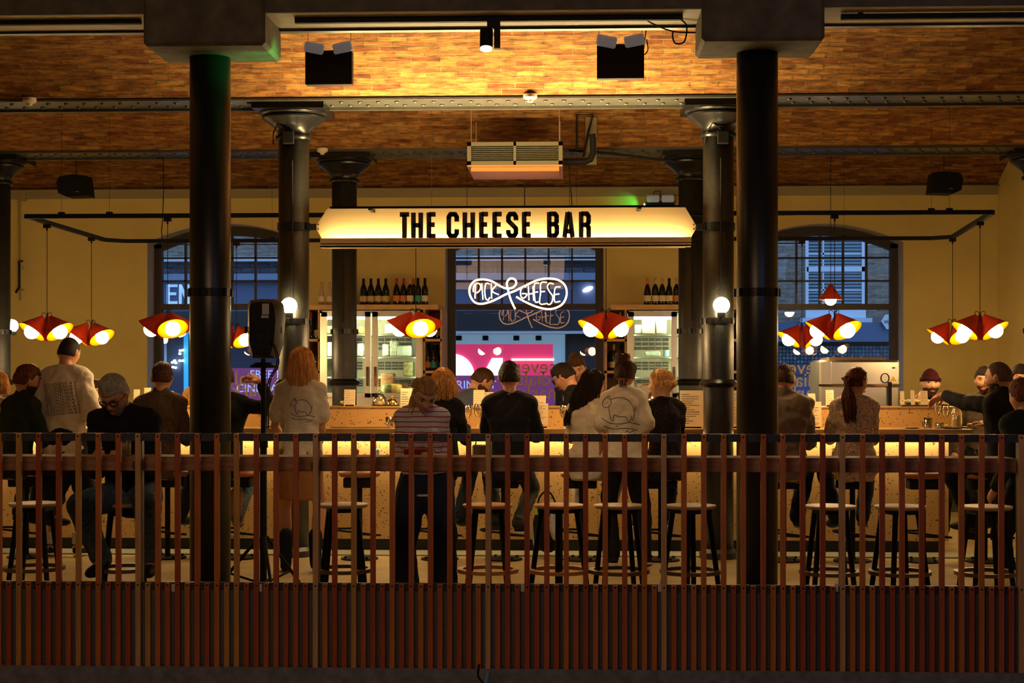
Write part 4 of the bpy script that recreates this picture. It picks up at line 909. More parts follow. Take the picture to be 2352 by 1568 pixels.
# second steel appliance right of bun woman (sink front)
t = thing('steel_cabinet', 'steel appliance with rounded recessed panels below the right fridge', 'appliance', P(1500, 930, 16.9)); t.location.z = 0
a, b = P(1462, 960, 16.9), P(1545, 878, 16.9); obj(MB().bb((a.x, 16.9, 0), (b.x, 17.05, b.z), .01), 'body', 'steel', t, world=True)
def rrect(x0, z0, x1, z1, r, y): return [(x, y, z) for cx, cz, a0 in ((x1 - r, z1 - r, 0), (x0 + r, z1 - r, 90), (x0 + r, z0 + r, 180), (x1 - r, z0 + r, 270)) for x, z in [(cx + r * math.cos(math.radians(a0 + k * 22.5)), cz + r * math.sin(math.radians(a0 + k * 22.5))) for k in range(5)]]
for y0, y1 in ((907, 883), (935, 911)):
    a_, b_ = P(1470, y0, 16.88), P(1535, y1, 16.88); r_ = rrect(a_.x, a_.z, b_.x, b_.z, .05, 16.89); obj(MB().tube(r_ + [r_[0]], .008, 6), 'recess_rim', 'chrome', t, 'all', world=True)
# ================================================================ THE BAR
YC, YFR, YU = 12.90, 13.10, 13.35
barT = thing('bar', 'long terrazzo fronted bar with oak counter where the customers sit', 'bar', (0, 13.3, 0))
x0, x1 = XL + .02, wx(2235, YC)
obj(MB().bb((x0, YFR, .10), (x1 - .15, YU + .3, .985)), 'terrazzo_front', 'terr', barT, world=True)
m = MB()
for k in range(7): xx = -5.5 + k * 1.42; m.bb((xx - .002, YFR - .002, .10), (xx + .002, YFR + .01, .98))
obj(m, 'panel_joint', mat('joint_brown', (.2, .13, .06), .8), barT, world=True)
obj(MB().bb((x0, YFR + .03, 0.0), (x1 - .18, YU + .2, .10)), 'skirting', 'skirt', barT, world=True)
ztop = PZ(984, YC)
obj(MB().bb((x0, YC, ztop - .042), (x1, YU + .02, ztop), .004), 'counter_top', 'counter', barT, world=True)
obj(MB().bb((x0 + .05, YFR - .10, ztop - .056), (x1 - .15, YFR - .055, ztop - .0425)), 'led_strip', mat('under_counter_led', (1, .8, .5), .5, emit=(1, .76, .42), es=17), barT, world=True)
zu = PZ(933, YU)
um = MB().bb((wx(250, YU), YU, ztop), (wx(2205, YU), YU + .34, zu - .012)); obj(um, 'raised_back', 'terr', barT, world=True)
obj(MB().bb((wx(250, YU), YU - .008, zu - .012), (wx(2205, YU), YU + .36, zu)), 'raised_top', 'counter', barT, world=True)
# ---- bar stools
bs = thing('bar_stool', 'x', 'bar stool', (0, 0, 0))
obj(MB().lathe([(.10, .655), (.155, .662), (.168, .680), (.165, .70), (.14, .712), (.001, .716)], n=30), 'seat', mat('brown_leather_seat', (.33, .12, .035), .45), bs, 'all')
obj(MB().bb((-.12, -.09, .575), (.12, .09, .655), .008), 'seat_box', 'black', bs)
obj(MB().lathe([(.022, .03), (.022, .58)], n=14), 'post', 'black', bs, True)
obj(MB().tube(smoothpath([(-.0, .0, .245), (-.10, -.05, .25), (-.17, -.12, .255), (-.15, -.20, .25), (0, -.215, .235), (.15, -.20, .215), (.18, -.13, .205), (.08, -.04, .20), (0, 0, .20)], 5), .009, 8), 'footrest', 'black', bs, 'all')
obj(MB().lathe([(.15, 0), (.15, .012), (.03, .02), (.022, .04)], n=24), 'floor_plate', 'black', bs, True)
for k in range(4): a = k * PI / 2 + .6; obj(MB().lathe([(.012, .012), (.010, .03)], (.125 * math.cos(a), .125 * math.sin(a), 0), 8), 'bolt', 'black', bs)
YST = 12.50
BS = [(60, 'brown bar stool under the man in the dark green jacket'), (385, 'brown bar stool under the man in the brown sweater'), (545, 'brown bar stool of the man raising his hand'), (826, 'empty brown bar stool right of the blonde woman in the brown skirt'), (1010, 'brown bar stool behind the woman in the striped top'),
      (1157, 'brown bar stool under the man in the black tee'), (1336, 'brown bar stool under the long dark haired woman'), (1518, 'brown bar stool under the blonde woman in black'), (1800, 'brown bar stool under the man in the grey shirt, by the near right column'), (1958, 'brown bar stool under the woman in the speckled blouse'),
      (2120, 'empty brown bar stool between the speckled blouse woman and the pointing man'), (2262, 'brown bar stool under the pointing man in the black jacket')]
for k, (px, lab) in enumerate(BS):
    p = (wx(px, YST), YST, .0)
    if k == 0: bs.location = p; bs['label'] = lab
    else: dup(bs, p, label=lab, rz=0)
# ---- near wooden stools
ws = thing('wooden_stool', 'x', 'stool', (0, 0, 0)); sh_ = .705
seatm = mat('pale_ply_seat', (.56, .40, .20), .45, noise=(9, .12))  # pale yellow of the lighting put into the seat colour
obj(MB().lathe([(.10, sh_ - .026), (.140, sh_ - .022), (.152, sh_ - .010), (.150, sh_ - .002), (.13, sh_)], n=36), 'seat', seatm, ws, True)
obj(MB().bb((-.09, -.09, sh_ - .05), (.09, .09, sh_ - .024)), 'seat_frame', 'black', ws)
for k in range(4):
    a = PI / 4 + k * PI / 2; d = Vector((math.cos(a), math.sin(a), 0)); obj(MB().tube([d * .105 + Vector((0, 0, sh_ - .03)), d * .195], [.017, .015], 8), 'leg', 'black', ws, True)
obj(MB().lathe([(.150, .300), (.182, .300), (.182, .322), (.150, .322), (.150, .300)], n=40, caps=False), 'foot_ring', mat('dark_oak_ring', (.14, .08, .03), .4), ws, True)
YT = 9.30
WS = [(79, 'wooden stool with splayed black legs at the far left of the railing'), (285, 'wooden stool under the grey haired man'), (788, 'wooden stool right of the loudspeaker stand'), (1121, 'wooden stool right of the woman in the striped top'), (1284, 'wooden stool in front of the backpack'),
      (1422, 'wooden stool before the legs of the standing woman with a bun'), (1586, 'wooden stool just left of the near right column'), (1907, 'wooden stool right of the near right column'), (2067, 'wooden stool between its two right-hand neighbours near the railing\'s right end'), (2265, 'rightmost wooden stool at the railing')]
for k, (px, lab) in enumerate(WS):
    p = (wx(px, YT), YT, .0); rz = [0, .3, .25, .1, .75, .2, .6, .05, .35, .15][k]
    if k == 0: ws.location = p; ws['label'] = lab; ws.rotation_euler.z = rz
    else:
        o = dup(ws, p, label=lab, rz=rz)
        if k in (3, 4):
            for ch in o.children:
                if ch.name.startswith('seat') and 'frame' not in ch.name or ch.name.startswith('foot_ring'): ch.material_slots[0].link = 'OBJECT'; ch.material_slots[0].material = mat('orange_ply_seat', (.62, .26, .05), .45)  # same seats in orange; the pale ones carry light in their colour
# ================================================================ RAILING
YR = 8.0
def slat_mesh(z0, z1):
    return MB().bb((-.0136, -.013, z0), (.0136, .011, z1), .002)
ZTOP = PZ(996, YR); ZL = PZ(1342, YR); ZB0 = PZ(1553, YR)
LONG = slat_mesh(-.30, ZTOP).mesh('slat'); SHORT = slat_mesh(ZB0 + .0, ZL).mesh('slat')
LONG.materials.append(SL[0]); SHORT.materials.append(SL[0])
def boltm(zs):
    m = MB(); [m.lathe([(.0052, 0), (.004, -.003)], (0, -.013, z), 8, ax=(0, 1, 0)) for z in zs]; me = m.mesh('bolt'); me.materials.append(M['black']); return me
zb1, zb2, zb3 = PZ(1003, YR), PZ(1347, YR), PZ(1542, YR)
BL = boltm([zb1, zb2, zb3]); BSH = boltm([zb2, zb3])
posts = [-93, 318, 725, 1121, 1525, 1935, 2345]
rs = random.Random(11); seq = [3, 1, 3, 0, 0, 3, 1, 2]
for k in range(len(posts)):
    a = posts[k]; b = posts[k + 1] if k + 1 < len(posts) else None
    if b is None: nm = 'end post of the slatted railing at the far right'
    else: nm = 'slatted railing, %s' % ['the leftmost one, before the white tee man and the grey haired man', 'second from the left, before the loudspeaker stand', 'third from the left, before the woman in the striped top', 'fourth from the left, before the backpack and the bun woman', 'fifth from the left, before the near right column', 'the rightmost full one, before the pointing man'][k]
    t = thing('slatted_railing' if b else 'railing_end', nm, 'railing', (wx(a, YR), YR, 0))
    def sl(px, long, ci):
        o = bpy.data.objects.new('slat', LONG if long else SHORT); COL.objects.link(o); o.parent = t; o.location = (wx(px, YR) - t.location.x, 0, 0)
        o.rotation_euler = (0, rs.uniform(-.0012, .0012), 0); o.material_slots[0].link = 'OBJECT'; o.material_slots[0].material = SL[ci]
        bo = bpy.data.objects.new('bolt', BL if long else BSH); COL.objects.link(bo); bo.parent = o
    obj(MB().bb((wx(a, YR) - .012, YR + .012, -.30), (wx(a, YR) + .016, YR + .05, ZTOP - .005)), 'post', 'railmetal', t, world=True)
    sl(a, True, 4)
    if b is None: continue
    for i in range(1, 9): sl(a + (b - a) * i / 9, True, rs.choice([0, 1, 2, 2, 1, 3, 0]) if k else seq[i - 1])
    for i in range(9):
        if i == 0 or True: sl(a + (b - a) * (i + .5) / 9, False, rs.choice([0, 1, 2, 2, 0, 1, 3]))
    X0, X1 = wx(a, YR) + .016, wx(b, YR) - .012
    obj(MB().bb((X0, YR + .012, PZ(1014, YR)), (X1, YR + .040, ZTOP)), 'top_rail', 'railmetal', t, world=True)
    obj(MB().bb((X0, YR + .012, PZ(1359, YR)), (X1, YR + .030, ZL + .002)), 'middle_rail', 'railmetal', t, world=True)
    obj(MB().bb((X0, YR + .012, PZ(1554, YR)), (X1, YR + .030, PZ(1532, YR))), 'bottom_rail', 'railmetal', t, world=True)
    obj(MB().bb((X0, YR + .014, PZ(1534, YR)), (X1, YR + .020, PZ(1357, YR))), 'infill_sheet', 'mesh', t, world=True)
    for px in (397, 597, 1200, 1515, 1922):
        if a < px < b: q = P(px, 1350, YR - .0); obj(MB().bb((q.x - .009, YR + .008, q.z - .02), (q.x + .009, YR + .0118, q.z + .02)), 'tape_strip', 'tape', t, world=True)
YL = 8.12
lg = thing('drinks_ledge', 'long brown wooden drinks ledge behind the upper railing slats', 'ledge', (0, YL, PZ(1050, YL)))
x0, x1 = wx(-110, YL), wx(2334, YL)
obj(MB().bb((x0, YL, PZ(1083, YL)), (x1, YL + .024, PZ(1050, YL)), .003), 'front_board', 'ledge', lg, world=True)
obj(MB().bb((x0, YL + .024, PZ(1050, YL) - .022), (x1, YL + .26, PZ(1050, YL) - .001), .003), 'shelf_board', 'ledge', lg, world=True)
for a in posts[1:-1]: x = wx(a, YL); obj(MB().bb((x - .012, YR + .05, PZ(1078, YL)), (x + .012, YL, PZ(1060, YL))), 'bracket', 'railmetal', lg, world=True)
tag(obj(MB().tube(smoothpath([P(x, y, YR - .02) for x, y in ((1100, 1525), (1098, 1550), (1105, 1562), (1118, 1575))]), .006, 6), 'cable', 'black'), 'black cable hanging at the foot of the railing', 'cable')
tag(obj(MB().tube([P(x, y, YR - .022) for x, y in ((1121, 1540), (1117, 1560), (1112, 1585))], .012, 8), 'cable_cover', mat('blue_grey_tape', (.15, .26, .42), .5)), 'blue grey taped cable end below the pale slat', 'cable')
# ================================================================ LOUDSPEAKER ON STAND
Y = 10.1; t = thing('loudspeaker', 'black loudspeaker seen from behind on a tripod stand, beside the near left column', 'loudspeaker', P(605, 825, Y)); s = dep(605, Y) / F
def px3(x, y): return P(x, y, Y)
pr = [(568, 700), (573, 689), (600, 686), (633, 687), (641, 697), (645, 730), (640, 790), (630, 822), (578, 822), (568, 790)]
pp = [P(x, y, Y) for x, y in pr]; front = [(q.x, q.z) for q in pp]; cx_ = P(605, 755, Y)
mb = MB(); rear = [((x - cx_.x) * .78 + cx_.x, (z - cx_.z) * .88 + cx_.z) for x, z in front]
mb.ring([[(x, Y + .16, z) for x, z in front], [(x, Y + .02, z) for x, z in front], [(x, Y - .05, z) for x, z in rear]]); obj(mb, 'cabinet', mat('black_plastic', (.006, .006, .006), .55, bump=(90, .2, .002), spec=.2), t, True, world=True)
obj(MB().bb(P(602, 722, Y - .054), P(618, 697, Y - .051)), 'label_plate', mat('pale_label', (.5, .5, .46), .6), t, world=True)
obj(MB().bb(P(600, 730, Y - .054), P(617, 724, Y - .051)), 'label_plate', 'pale_label', t, world=True)
obj(MB().bb(P(590, 800, Y - .055), P(622, 765, Y - .048)), 'connector_panel', 'blackgloss', t, world=True)
for x in (565, 647): obj(MB().bb(P(x - 3, 765, Y + .04), P(x + 3, 750, Y + .08)), 'side_knob', 'black', t, world=True)
for dx, g in ((0, 'black'), (4, 'black')): obj(MB().tube(smoothpath([P(x + dx, y, Y - .07) for x, y in ((618, 785), (628, 795), (636, 822), (634, 842), (618, 872), (612, 920), (613, 985))], 5), .0045, 6), 'cable', g, t, world=True)
t = thing('speaker_stand', 'black tripod stand carrying the loudspeaker', 'stand', P(605, 1400, Y)); t.location.z = 0
q = P(605, 845, Y); obj(MB().lathe([(.017, .9), (.017, PZ(823, Y, 605))], (q.x, Y, 0), 14), 'upper_pole', 'black', t, True, world=True)
obj(MB().lathe([(.023, .12), (.023, 1.0), (.03, 1.0), (.03, 1.06), (.02, 1.07)], (q.x, Y, 0), 14), 'lower_pole', 'black', t, True, world=True)
obj(MB().lathe([(.085, PZ(844, Y, 605)), (.09, PZ(840, Y, 605)), (.05, PZ(832, Y, 605))], (q.x, Y, 0), 20), 'top_plate', 'black', t, True, world=True)
for k in range(3):
    a = k * 2 * PI / 3 + .9; d = Vector((math.cos(a), math.sin(a), 0)); o_ = Vector((q.x, Y, 0)); obj(MB().tube([o_ + d * .03 + Vector((0, 0, .42)), o_ + d * .38 + Vector((0, 0, .012))], .011, 8), 'leg', 'black', t, world=True)
    obj(MB().tube([o_ + d * .02 + Vector((0, 0, .12)), o_ + d * .23 + Vector((0, 0, .18))], .008, 6), 'brace', 'black', t, world=True)
# ================================================================ ON THE COUNTER
def card(px, py0, py1, w, Y, lab, lean=.12, rz=0, ink=True, m_='paper', rows=9, name='menu_card'):
    h = (py1 - py0) * dep(px, Y) / F; W_ = w * dep(px, Y) / F; c = P(px, py1, Y); t = thing(name, lab, 'menu' if name == 'menu_card' else 'label card', c, rz)
    mb = MB().box((0, math.sin(lean) * h / 2, math.cos(lean) * h / 2), (W_, .004, h), (-lean, 0, 0)); obj(mb, 'card', m_, t)
    if name == 'menu_card': obj(MB().bb((-W_ * .4, -.005, -.0), (W_ * .4, .03, .012)), 'stand', 'black', t)
    if ink:
        mb = MB(); r2 = random.Random(int(px))
        for k in range(rows):
            v = .1 + .82 * k / rows; ww = W_ * r2.uniform(.3, .75); zz = h * (1 - v)
            mb.box((-W_ * .42 + ww / 2, math.sin(lean) * zz - .0025, math.cos(lean) * zz), (ww, .001, h * .012), (-lean, 0, 0))
        obj(mb, 'print', 'ink', t)
    return t
ZU = zu
def onU(px, Y=13.45): return P(px, 865 + (CZ - zu) * F / dep(px, Y), Y).z, 865 + (CZ - zu) * F / dep(px, Y)
def pyU(Y, px=1176): return 865 + (CZ - zu) * F / dep(px, Y)
def pyC(Y, px=1176): return 865 + (CZ - ztop) * F / dep(px, Y)
CARDS = [(803, 894, 13.45, 26, 'U', 'cream menu card on the raised counter before the left back column'), (1100, 895, 13.45, 26, 'U', 'cream menu card on the raised counter beside the bearded barman'), (1124, 900, 13.5, 20, 'U', 'second cream menu card tucked beside the black tee man\'s shoulder'),
 (616, 905, 13.1, 32, 'C', 'tall cream menu card behind the loudspeaker pole'), (933, 891, 13.1, 28, 'C', 'tall cream menu card behind the striped top woman\'s head'), (1243, 926, 13.1, 32, 'C', 'tall cream menu card right of the black tee man, front one'), (1238, 908, 13.2, 30, 'C', 'tall cream menu card right of the black tee man, rear one'),
 (1589, 896, 13.05, 54, 'C', 'wide cream menu card left of the right sign column'), (1688, 896, 13.1, 12, 'C', 'cream menu card slivered between the two right columns'), (1872, 922, 13.1, 30, 'C', 'tall cream menu card right of the grey shirt man'), (1906, 895, 13.45, 18, 'U', 'cream menu card against the steel machine'),
 (313, 894, 13.45, 14, 'U', 'small cream menu card just right of the grey haired man\'s head'), (338, 890, 13.5, 16, 'U', 'small cream menu card left of the brown sweater man'), (392, 898, 13.45, 12, 'U', 'small cream menu card right of the brown sweater man\'s neck')]
for px, py0, Y, w_, wh, lab in CARDS: card(px, py0, (pyU if wh == 'U' else pyC)(Y, px), w_, Y, lab, rz=rnd.uniform(-.1, .1), rows=14 if wh == 'C' else 6)
t = card(1866, 903, pyU(13.6, 1866), 20, 13.6, 'folded paper bag corner standing behind the grey shirt man\'s menu', rz=.5, ink=False)
# domes
def cloche(px, w, Y, lab, m_='glassware', h=.11):
    c = P(px, pyU(Y, px), Y); r = w * dep(px, Y) / F / 2; t = thing('cheese_dome', lab, 'cheese dome', c)
    obj(MB().lathe([(r * 1.12, 0), (r * 1.15, .012), (r * 1.0, .014)], n=24), 'plate', mat('dark_slate_plate', (.05, .03, .02), .4), t, True)
    obj(MB().lathe([(r, .014), (r * .97, h * .5), (r * .75, h * .82), (r * .35, h * .98), (.006, h)], n=24, caps=False), 'dome', m_, t, 'all')
    obj(MB().ell((0, 0, h + .012), (.012, .012, .014)), 'knob', m_, t, 'all')
    if m_ == 'glassware': obj(MB().lathe([(r * .6, .014), (r * .6, .045)], n=20), 'cheese', yel, t, True)
cloche(872, 33, 13.5, 'glass cheese dome on a dark plate, right of the left back column'); cloche(901, 28, 13.5, 'brass coloured dome next to the glass cheese dome', 'brass', .065); cloche(792, 24, 13.6, 'small glass cheese dome half behind the menu card', h=.07)
cloche(1502, 36, 13.6, 'glass dome partly behind the blonde woman in black', h=.12)
# wine glasses, tumblers, carafe
def wineglass(px, Y, H_, lab, fill=None, where='C'):
    c = P(px, (pyC if where == 'C' else pyU)(Y, px), Y); t = thing('wine_glass', lab, 'wine glass', c); r = .036
    obj(MB().lathe([(.034, 0), (.033, .003), (.004, .008), (.0035, H_ * .42), (.018, H_ * .47), (r, H_ * .66), (r * .95, H_ * .82), (r * .78, H_), (r * .75, H_), (r * .9, H_ * .8), (r * .94, H_ * .66), (.014, H_ * .49)], n=20, caps=False), 'goblet', 'glassware', t, 'all')
    if fill: obj(MB().lathe([(.012, H_ * .49), (r * .93, H_ * .66), (r * .90, H_ * .75)], n=18), 'drink', fill, t, 'all')
beer = mat('amber_drink', (.85, .45, .1), .2, emit=(.9, .4, .05), es=.0)
beer = mat('pale_wine', (.8, .6, .2), .1)
wineglass(1098, 13.05, .20, 'tall wine glass left of the black tee man'); wineglass(1074, 13.15, .19, 'wine glass beside the blonde woman in black, behind the striped woman'); wineglass(1295, 13.05, .19, 'glass of amber drink left of the long dark haired woman', beer)
wineglass(2154, 13.1, .24, 'tall wine glass on the counter below the beanie man'); wineglass(2172, 13.18, .2, 'second wine glass next to the carafe', None); wineglass(940, 13.15, .17, 'wine glass before the tall menu card behind the striped woman')
for px, Y, lab in ((2131, 13.02, 'short water tumbler on the counter right of the speckled blouse woman'), (895, 13.1, 'short tumbler on the counter left of the striped woman\'s shoulder'), (2158, 13.0, 'small tumbler before the wine glasses')):
    t = thing('tumbler', lab, 'glass', P(px, pyC(Y, px), Y)); tumbler_parts(t, .036, .09 if px != 2158 else .05)
t = thing('water_carafe', 'clear water carafe at the right end of the counter', 'carafe', P(2197, pyC(13.1, 2197), 13.1)); obj(MB().lathe([(.044, 0), (.046, .01), (.045, .13), (.03, .16), (.03, .20), (.036, .205)], n=20, caps=False), 'flask', 'glassware', t, 'all'); obj(MB().lathe([(.042, .004), (.042, .11)], n=18), 'water', mat('water_tint', (.6, .45, .2), .05), t, True)
def plate(px, Y, r, lab, m_='dark_slate_plate', nm='plate'):
    return tag(obj(MB().lathe([(r * .6, 0), (r, .012), (r * .97, .014), (r * .6, .004)], P(px, pyC(Y, px), Y), 24), nm, m_, smooth=True), lab, 'plate')
plate(2185, 13.02, .085, 'dark plate below the carafe'); plate(2225, 13.12, .08, 'dark plate with food at the pointing man\'s elbow'); plate(2095, 13.05, .07, 'small plate left of the water tumbler', 'counter')
tag(obj(MB().box(P(830, pyC(13.0) - 3, 13.02) , (.5, .16, .012)), 'serving_board', 'counter'), 'long thin serving board lying on the counter between the blonde and the striped woman', 'board')
tag(obj(MB().box(P(908, pyC(13.0) - 2, 13.05), (.14, .10, .008)), 'small_plate', 'counter'), 'small plate under the tumbler left of the striped woman', 'plate')
for k, px in enumerate((2160, 2174, 2228, 2238)):
    mb = MB(); r2 = random.Random(px); mb.ell(P(px, pyC(13.12, px) - (7 if px > 2200 else 4), 13.12), (.03, .02, .018)); tag(obj(mb, 'food_morsel', yel, smooth='all'), ['pale food piece by the glasses, nearest the tumblers', 'pale food piece at the foot of the carafe', 'pale food piece on the plate by the pointing man, left', 'pale food piece on the plate by the pointing man, right'][k], 'food')
# cheese board with label cards by the beanie man
Y = 13.5; t = thing('cheese_board', 'long board of wrapped cheeses with flag labels in front of the beanie man', 'cheese board', P(2105, pyU(Y, 2105), Y))
a = P(2068, pyU(Y, 2068), Y); b = P(2140, pyU(Y, 2140), Y); obj(MB().bb((a.x, Y - .06, zu), (b.x, Y + .1, zu + .012)), 'board', 'dark_slate_plate', t, world=True)
for k, px in enumerate((2074, 2087, 2103, 2118, 2130)): mb = MB().ell(P(px, 922, Y), (.028, .035, .02)); obj(mb, 'wrapped_cheese', ppr if k % 2 else yel, t, 'all', world=True)
for px, y0, w_, lab in ((2073, 898, 9, 'narrow flag label at the left end of the cheese board'), (2097, 896, 9, 'narrow flag label in the middle of the cheese board'), (2123, 897, 17, 'wider flag label under the beanie man\'s chin'), (2160, 921, 11, 'low leaning label card right of the cheese board'), (2172, 919, 12, 'second low leaning label card right of the cheese board')):
    card(px, y0, pyU(Y - .03, px) - 4, w_, Y - .08, lab, rz=.1, ink=True, rows=4, name='label_card')
# drink glass on ledge
t = thing('cocktail_glass', 'tall glass of pale drink with a straw on the ledge beside the grey haired man', 'glass', P(288, 1050, YL + .12)); t.location.z = PZ(1050, YL)
obj(MB().lathe([(.028, 0), (.030, .09)], n=18, caps=False), 'tumbler_wall', 'glassware', t, 'all'); obj(MB().lathe([(.027, .004), (.028, .062)], n=18), 'drink', mat('cloudy_drink', (.55, .5, .25), .3), t, True); obj(MB().tube([(0, 0, .01), (.012, 0, .12)], .003, 6), 'straw', 'tape', t)
# backpack and bag at the bar's foot
Y = 12.72; t = thing('backpack', 'black and white backpack with lime patch standing at the foot of the bar', 'backpack', P(1262, 1270, Y)); t.location.z = 0
def bp(mb, pts, y0, y1): return mb.prism([(wx(x, Y), PZ(y, Y, x)) for x, y in pts], y0, y1)
mb = MB(); c = P(1258, 1210, Y); mb.ell((c.x, Y, c.z - .01), (.125, .09, .20), nu=20, nv=12); obj(mb, 'main_body', 'black', t, 'all', world=True)
mb = MB(); c = P(1277, 1205, Y - .06); mb.ell(c, (.062, .06, .13)); mb.ell(P(1282, 1190, Y - .08), (.05, .05, .08)); obj(mb, 'white_pocket', mat('white_nylon', (.62, .62, .58), .6, bump=(14, .8, .03)), t, 'all', world=True)
obj(MB().bb(P(1229, 1182, Y - .10), P(1239, 1166, Y - .085)), 'lime_patch', mat('lime_patch', (.35, .8, .02), .6), t, world=True)
obj(MB().tube(smoothpath([P(x, y, Y - .03) for x, y in ((1236, 1165), (1238, 1145), (1250, 1130), (1264, 1132), (1274, 1150), (1276, 1162))]), .008, 6), 'strap', 'black', t, 'all', world=True)
obj(MB().tube(smoothpath([P(x, y, Y - .1) for x, y in ((1222, 1200), (1224, 1225), (1226, 1250), (1231, 1262))]), .006, 6), 'dangling_strap', 'tape', t, 'all', world=True)
Y = 12.78; t = thing('handbag', 'dark brown handbag hanging under the counter between two stools', 'handbag', P(1108, 1035, Y)); t.location.z = PZ(1055, Y)
obj(MB().bb(P(1084, 1056, Y - .03), P(1132, 1020, Y + .04), .012), 'bag_body', mat('brown_leather', (.10, .05, .025), .5), t, world=True)
obj(MB().tube(smoothpath([P(x, y, Y) for x, y in ((1092, 1022), (1098, 1003), (1116, 1003), (1124, 1022))]), .006, 6), 'handle', 'brown_leather', t, 'all', world=True)
for px, lab, m_ in ((868, 'small lantern-like hook hanging under the counter right of the brown skirt woman', 'tape'), (820, 'dark bottle shaped bag hook under the counter left of the lantern-like one', 'red_foil')):
    Y = 12.95; c = P(px, 1030, Y); t = thing('hanging_hook', lab, 'hook', c); obj(MB().lathe([(.016, -.05), (.02, -.01), (.012, .0)], n=12), 'body', m_, t, True); obj(MB().tube(smoothpath([(-.012, 0, 0), (-.01, 0, .05), (.01, 0, .05), (.012, 0, 0)]), .003, 5), 'loop', 'steel', t)
# ================================================================ PEOPLE
V = Vector
TMPN = [0]
cloth_tex = bpy.data.textures.new('cloth_folds', 'CLOUDS'); cloth_tex.noise_scale = .09; cloth_tex.noise_depth = 1
hair_tex = bpy.data.textures.new('hair_locks', 'CLOUDS'); hair_tex.noise_scale = .022
def remesh(mb, vox, smooth=2, disp=None, tex=None, name='m'):
    me = bpy.data.meshes.new(name); me.from_pydata([V(v) for v in mb.v], [], mb.f); me.update()
    bm = bmesh.new(); bm.from_mesh(me)
    # each closed island outward
    bmesh.ops.recalc_face_normals(bm, faces=bm.faces); bm.to_mesh(me); bm.free()
    o = bpy.data.objects.new('tmp', me); COL.objects.link(o)
    r = o.modifiers.new('r', 'REMESH'); r.mode = 'VOXEL'; r.voxel_size = vox
    if smooth: s = o.modifiers.new('s', 'SMOOTH'); s.factor = .5; s.iterations = smooth
    if disp:
        d = o.modifiers.new('d', 'DISPLACE'); d.texture = tex or cloth_tex; d.strength = disp; d.mid_level = .5; d.texture_coords = 'LOCAL'
    dg = bpy.context.evaluated_depsgraph_get(); out = bpy.data.meshes.new_from_object(o.evaluated_get(dg)); bpy.data.objects.remove(o); bpy.data.meshes.remove(me)
    out.name = name; out.polygons.foreach_set('use_smooth', [True] * len(out.polygons)); return out
def loft(mb, secs, frame, n=22, e=2.4):
    """secs: (centre, half width, half depth); frame(i) -> (right, fwd) vectors"""
    rings = []
    for i, (c, a, b) in enumerate(secs):
        R_, F_ = frame(i); rr = []
        for k in range(n):
            t = 2 * PI * k / n; cx, sy = math.cos(t), math.sin(t)
            rr.append(V(c) + R_ * a * math.copysign(abs(cx) ** (2 / e), cx) + F_ * b * math.copysign(abs(sy) ** (2 / e), sy))
        rings.append(rr)
    return mb.ring(rings)
def ik(a, b, l1, l2, pole):
    d = b - a; L = d.length
    if L > (l1 + l2) * .995: b = a + d.normalized() * (l1 + l2) * .995; d = b - a; L = d.length
    x = (l1 * l1 - l2 * l2 + L * L) / (2 * L); h = math.sqrt(max(l1 * l1 - x * x, 0)); u = d.normalized()
    p = pole - u * pole.dot(u); p.normalize(); return a + u * x + p * h, b
def gz(x, z, x0, z0, sx, sz): return math.exp(-((x - x0) / sx) ** 2 - ((z - z0) / sz) ** 2)
def sst(a, b, x): t = max(0, min(1, (x - a) / (b - a))); return t * t * (3 - 2 * t)
def headpoint(n, k=1.0, female=False):
    x, y, z = n; X = x * .0755; Y = y * (.094 if y > 0 else .104); Z = z * .117
    j = sst(-.05, -.95, z); X *= 1 - (.40 if not female else .46) * j; 
    if y > 0: Y = Y * (1 - .10 * j); Y = min(Y, .086 + .010 * (Y / .094)); Y += .016 * sst(-.35, -1, z) 
    else: Y *= 1 - .35 * j
    if y > -.1:
        g = sst(-.1, .35, y)
        Y += g * (.024 * math.exp(-(X / (.0075 + .006 * sst(.0, -.03, Z))) ** 2) * sst(.028, -.028, Z) * (1 - sst(-.033, -.043, Z)))
        Y += g * (.006 * gz(abs(X), Z, .027, .030, .024, .009) + .004 * gz(X, Z, 0, .03, .02, .012))
        Y -= g * .012 * gz(abs(X), Z, .031, .011, .014, .010)
        Y += g * .004 * gz(abs(X), Z, .040, -.020, .018, .016)
        Y += g * (.006 * gz(X, Z, 0, -.056, .020, .0065) + .006 * gz(X, Z, 0, -.069, .016, .006)) 
        Y += g * .006 * gz(X, Z, 0, -.098, .020, .014)
        Y -= g * .003 * gz(X, Z, 0, -.082, .02, .006)
    return V((X, Y, Z))
def sphere_grid(nu, nv):
    pts = []
    for i in range(nv + 1):
        a = -PI / 2 + PI * i / nv; a = max(-PI / 2 + .03, min(PI / 2 - .03, a))
        pts.append([(math.cos(a) * math.cos(2 * PI * k / nu), math.cos(a) * math.sin(2 * PI * k / nu), math.sin(a)) for k in range(nu)])
    return pts
SG = sphere_grid(64, 48)
def head_add(mb, T, sc, female): mb.ring([[T @ (headpoint(n, female=female) * sc) for n in row] for row in SG])
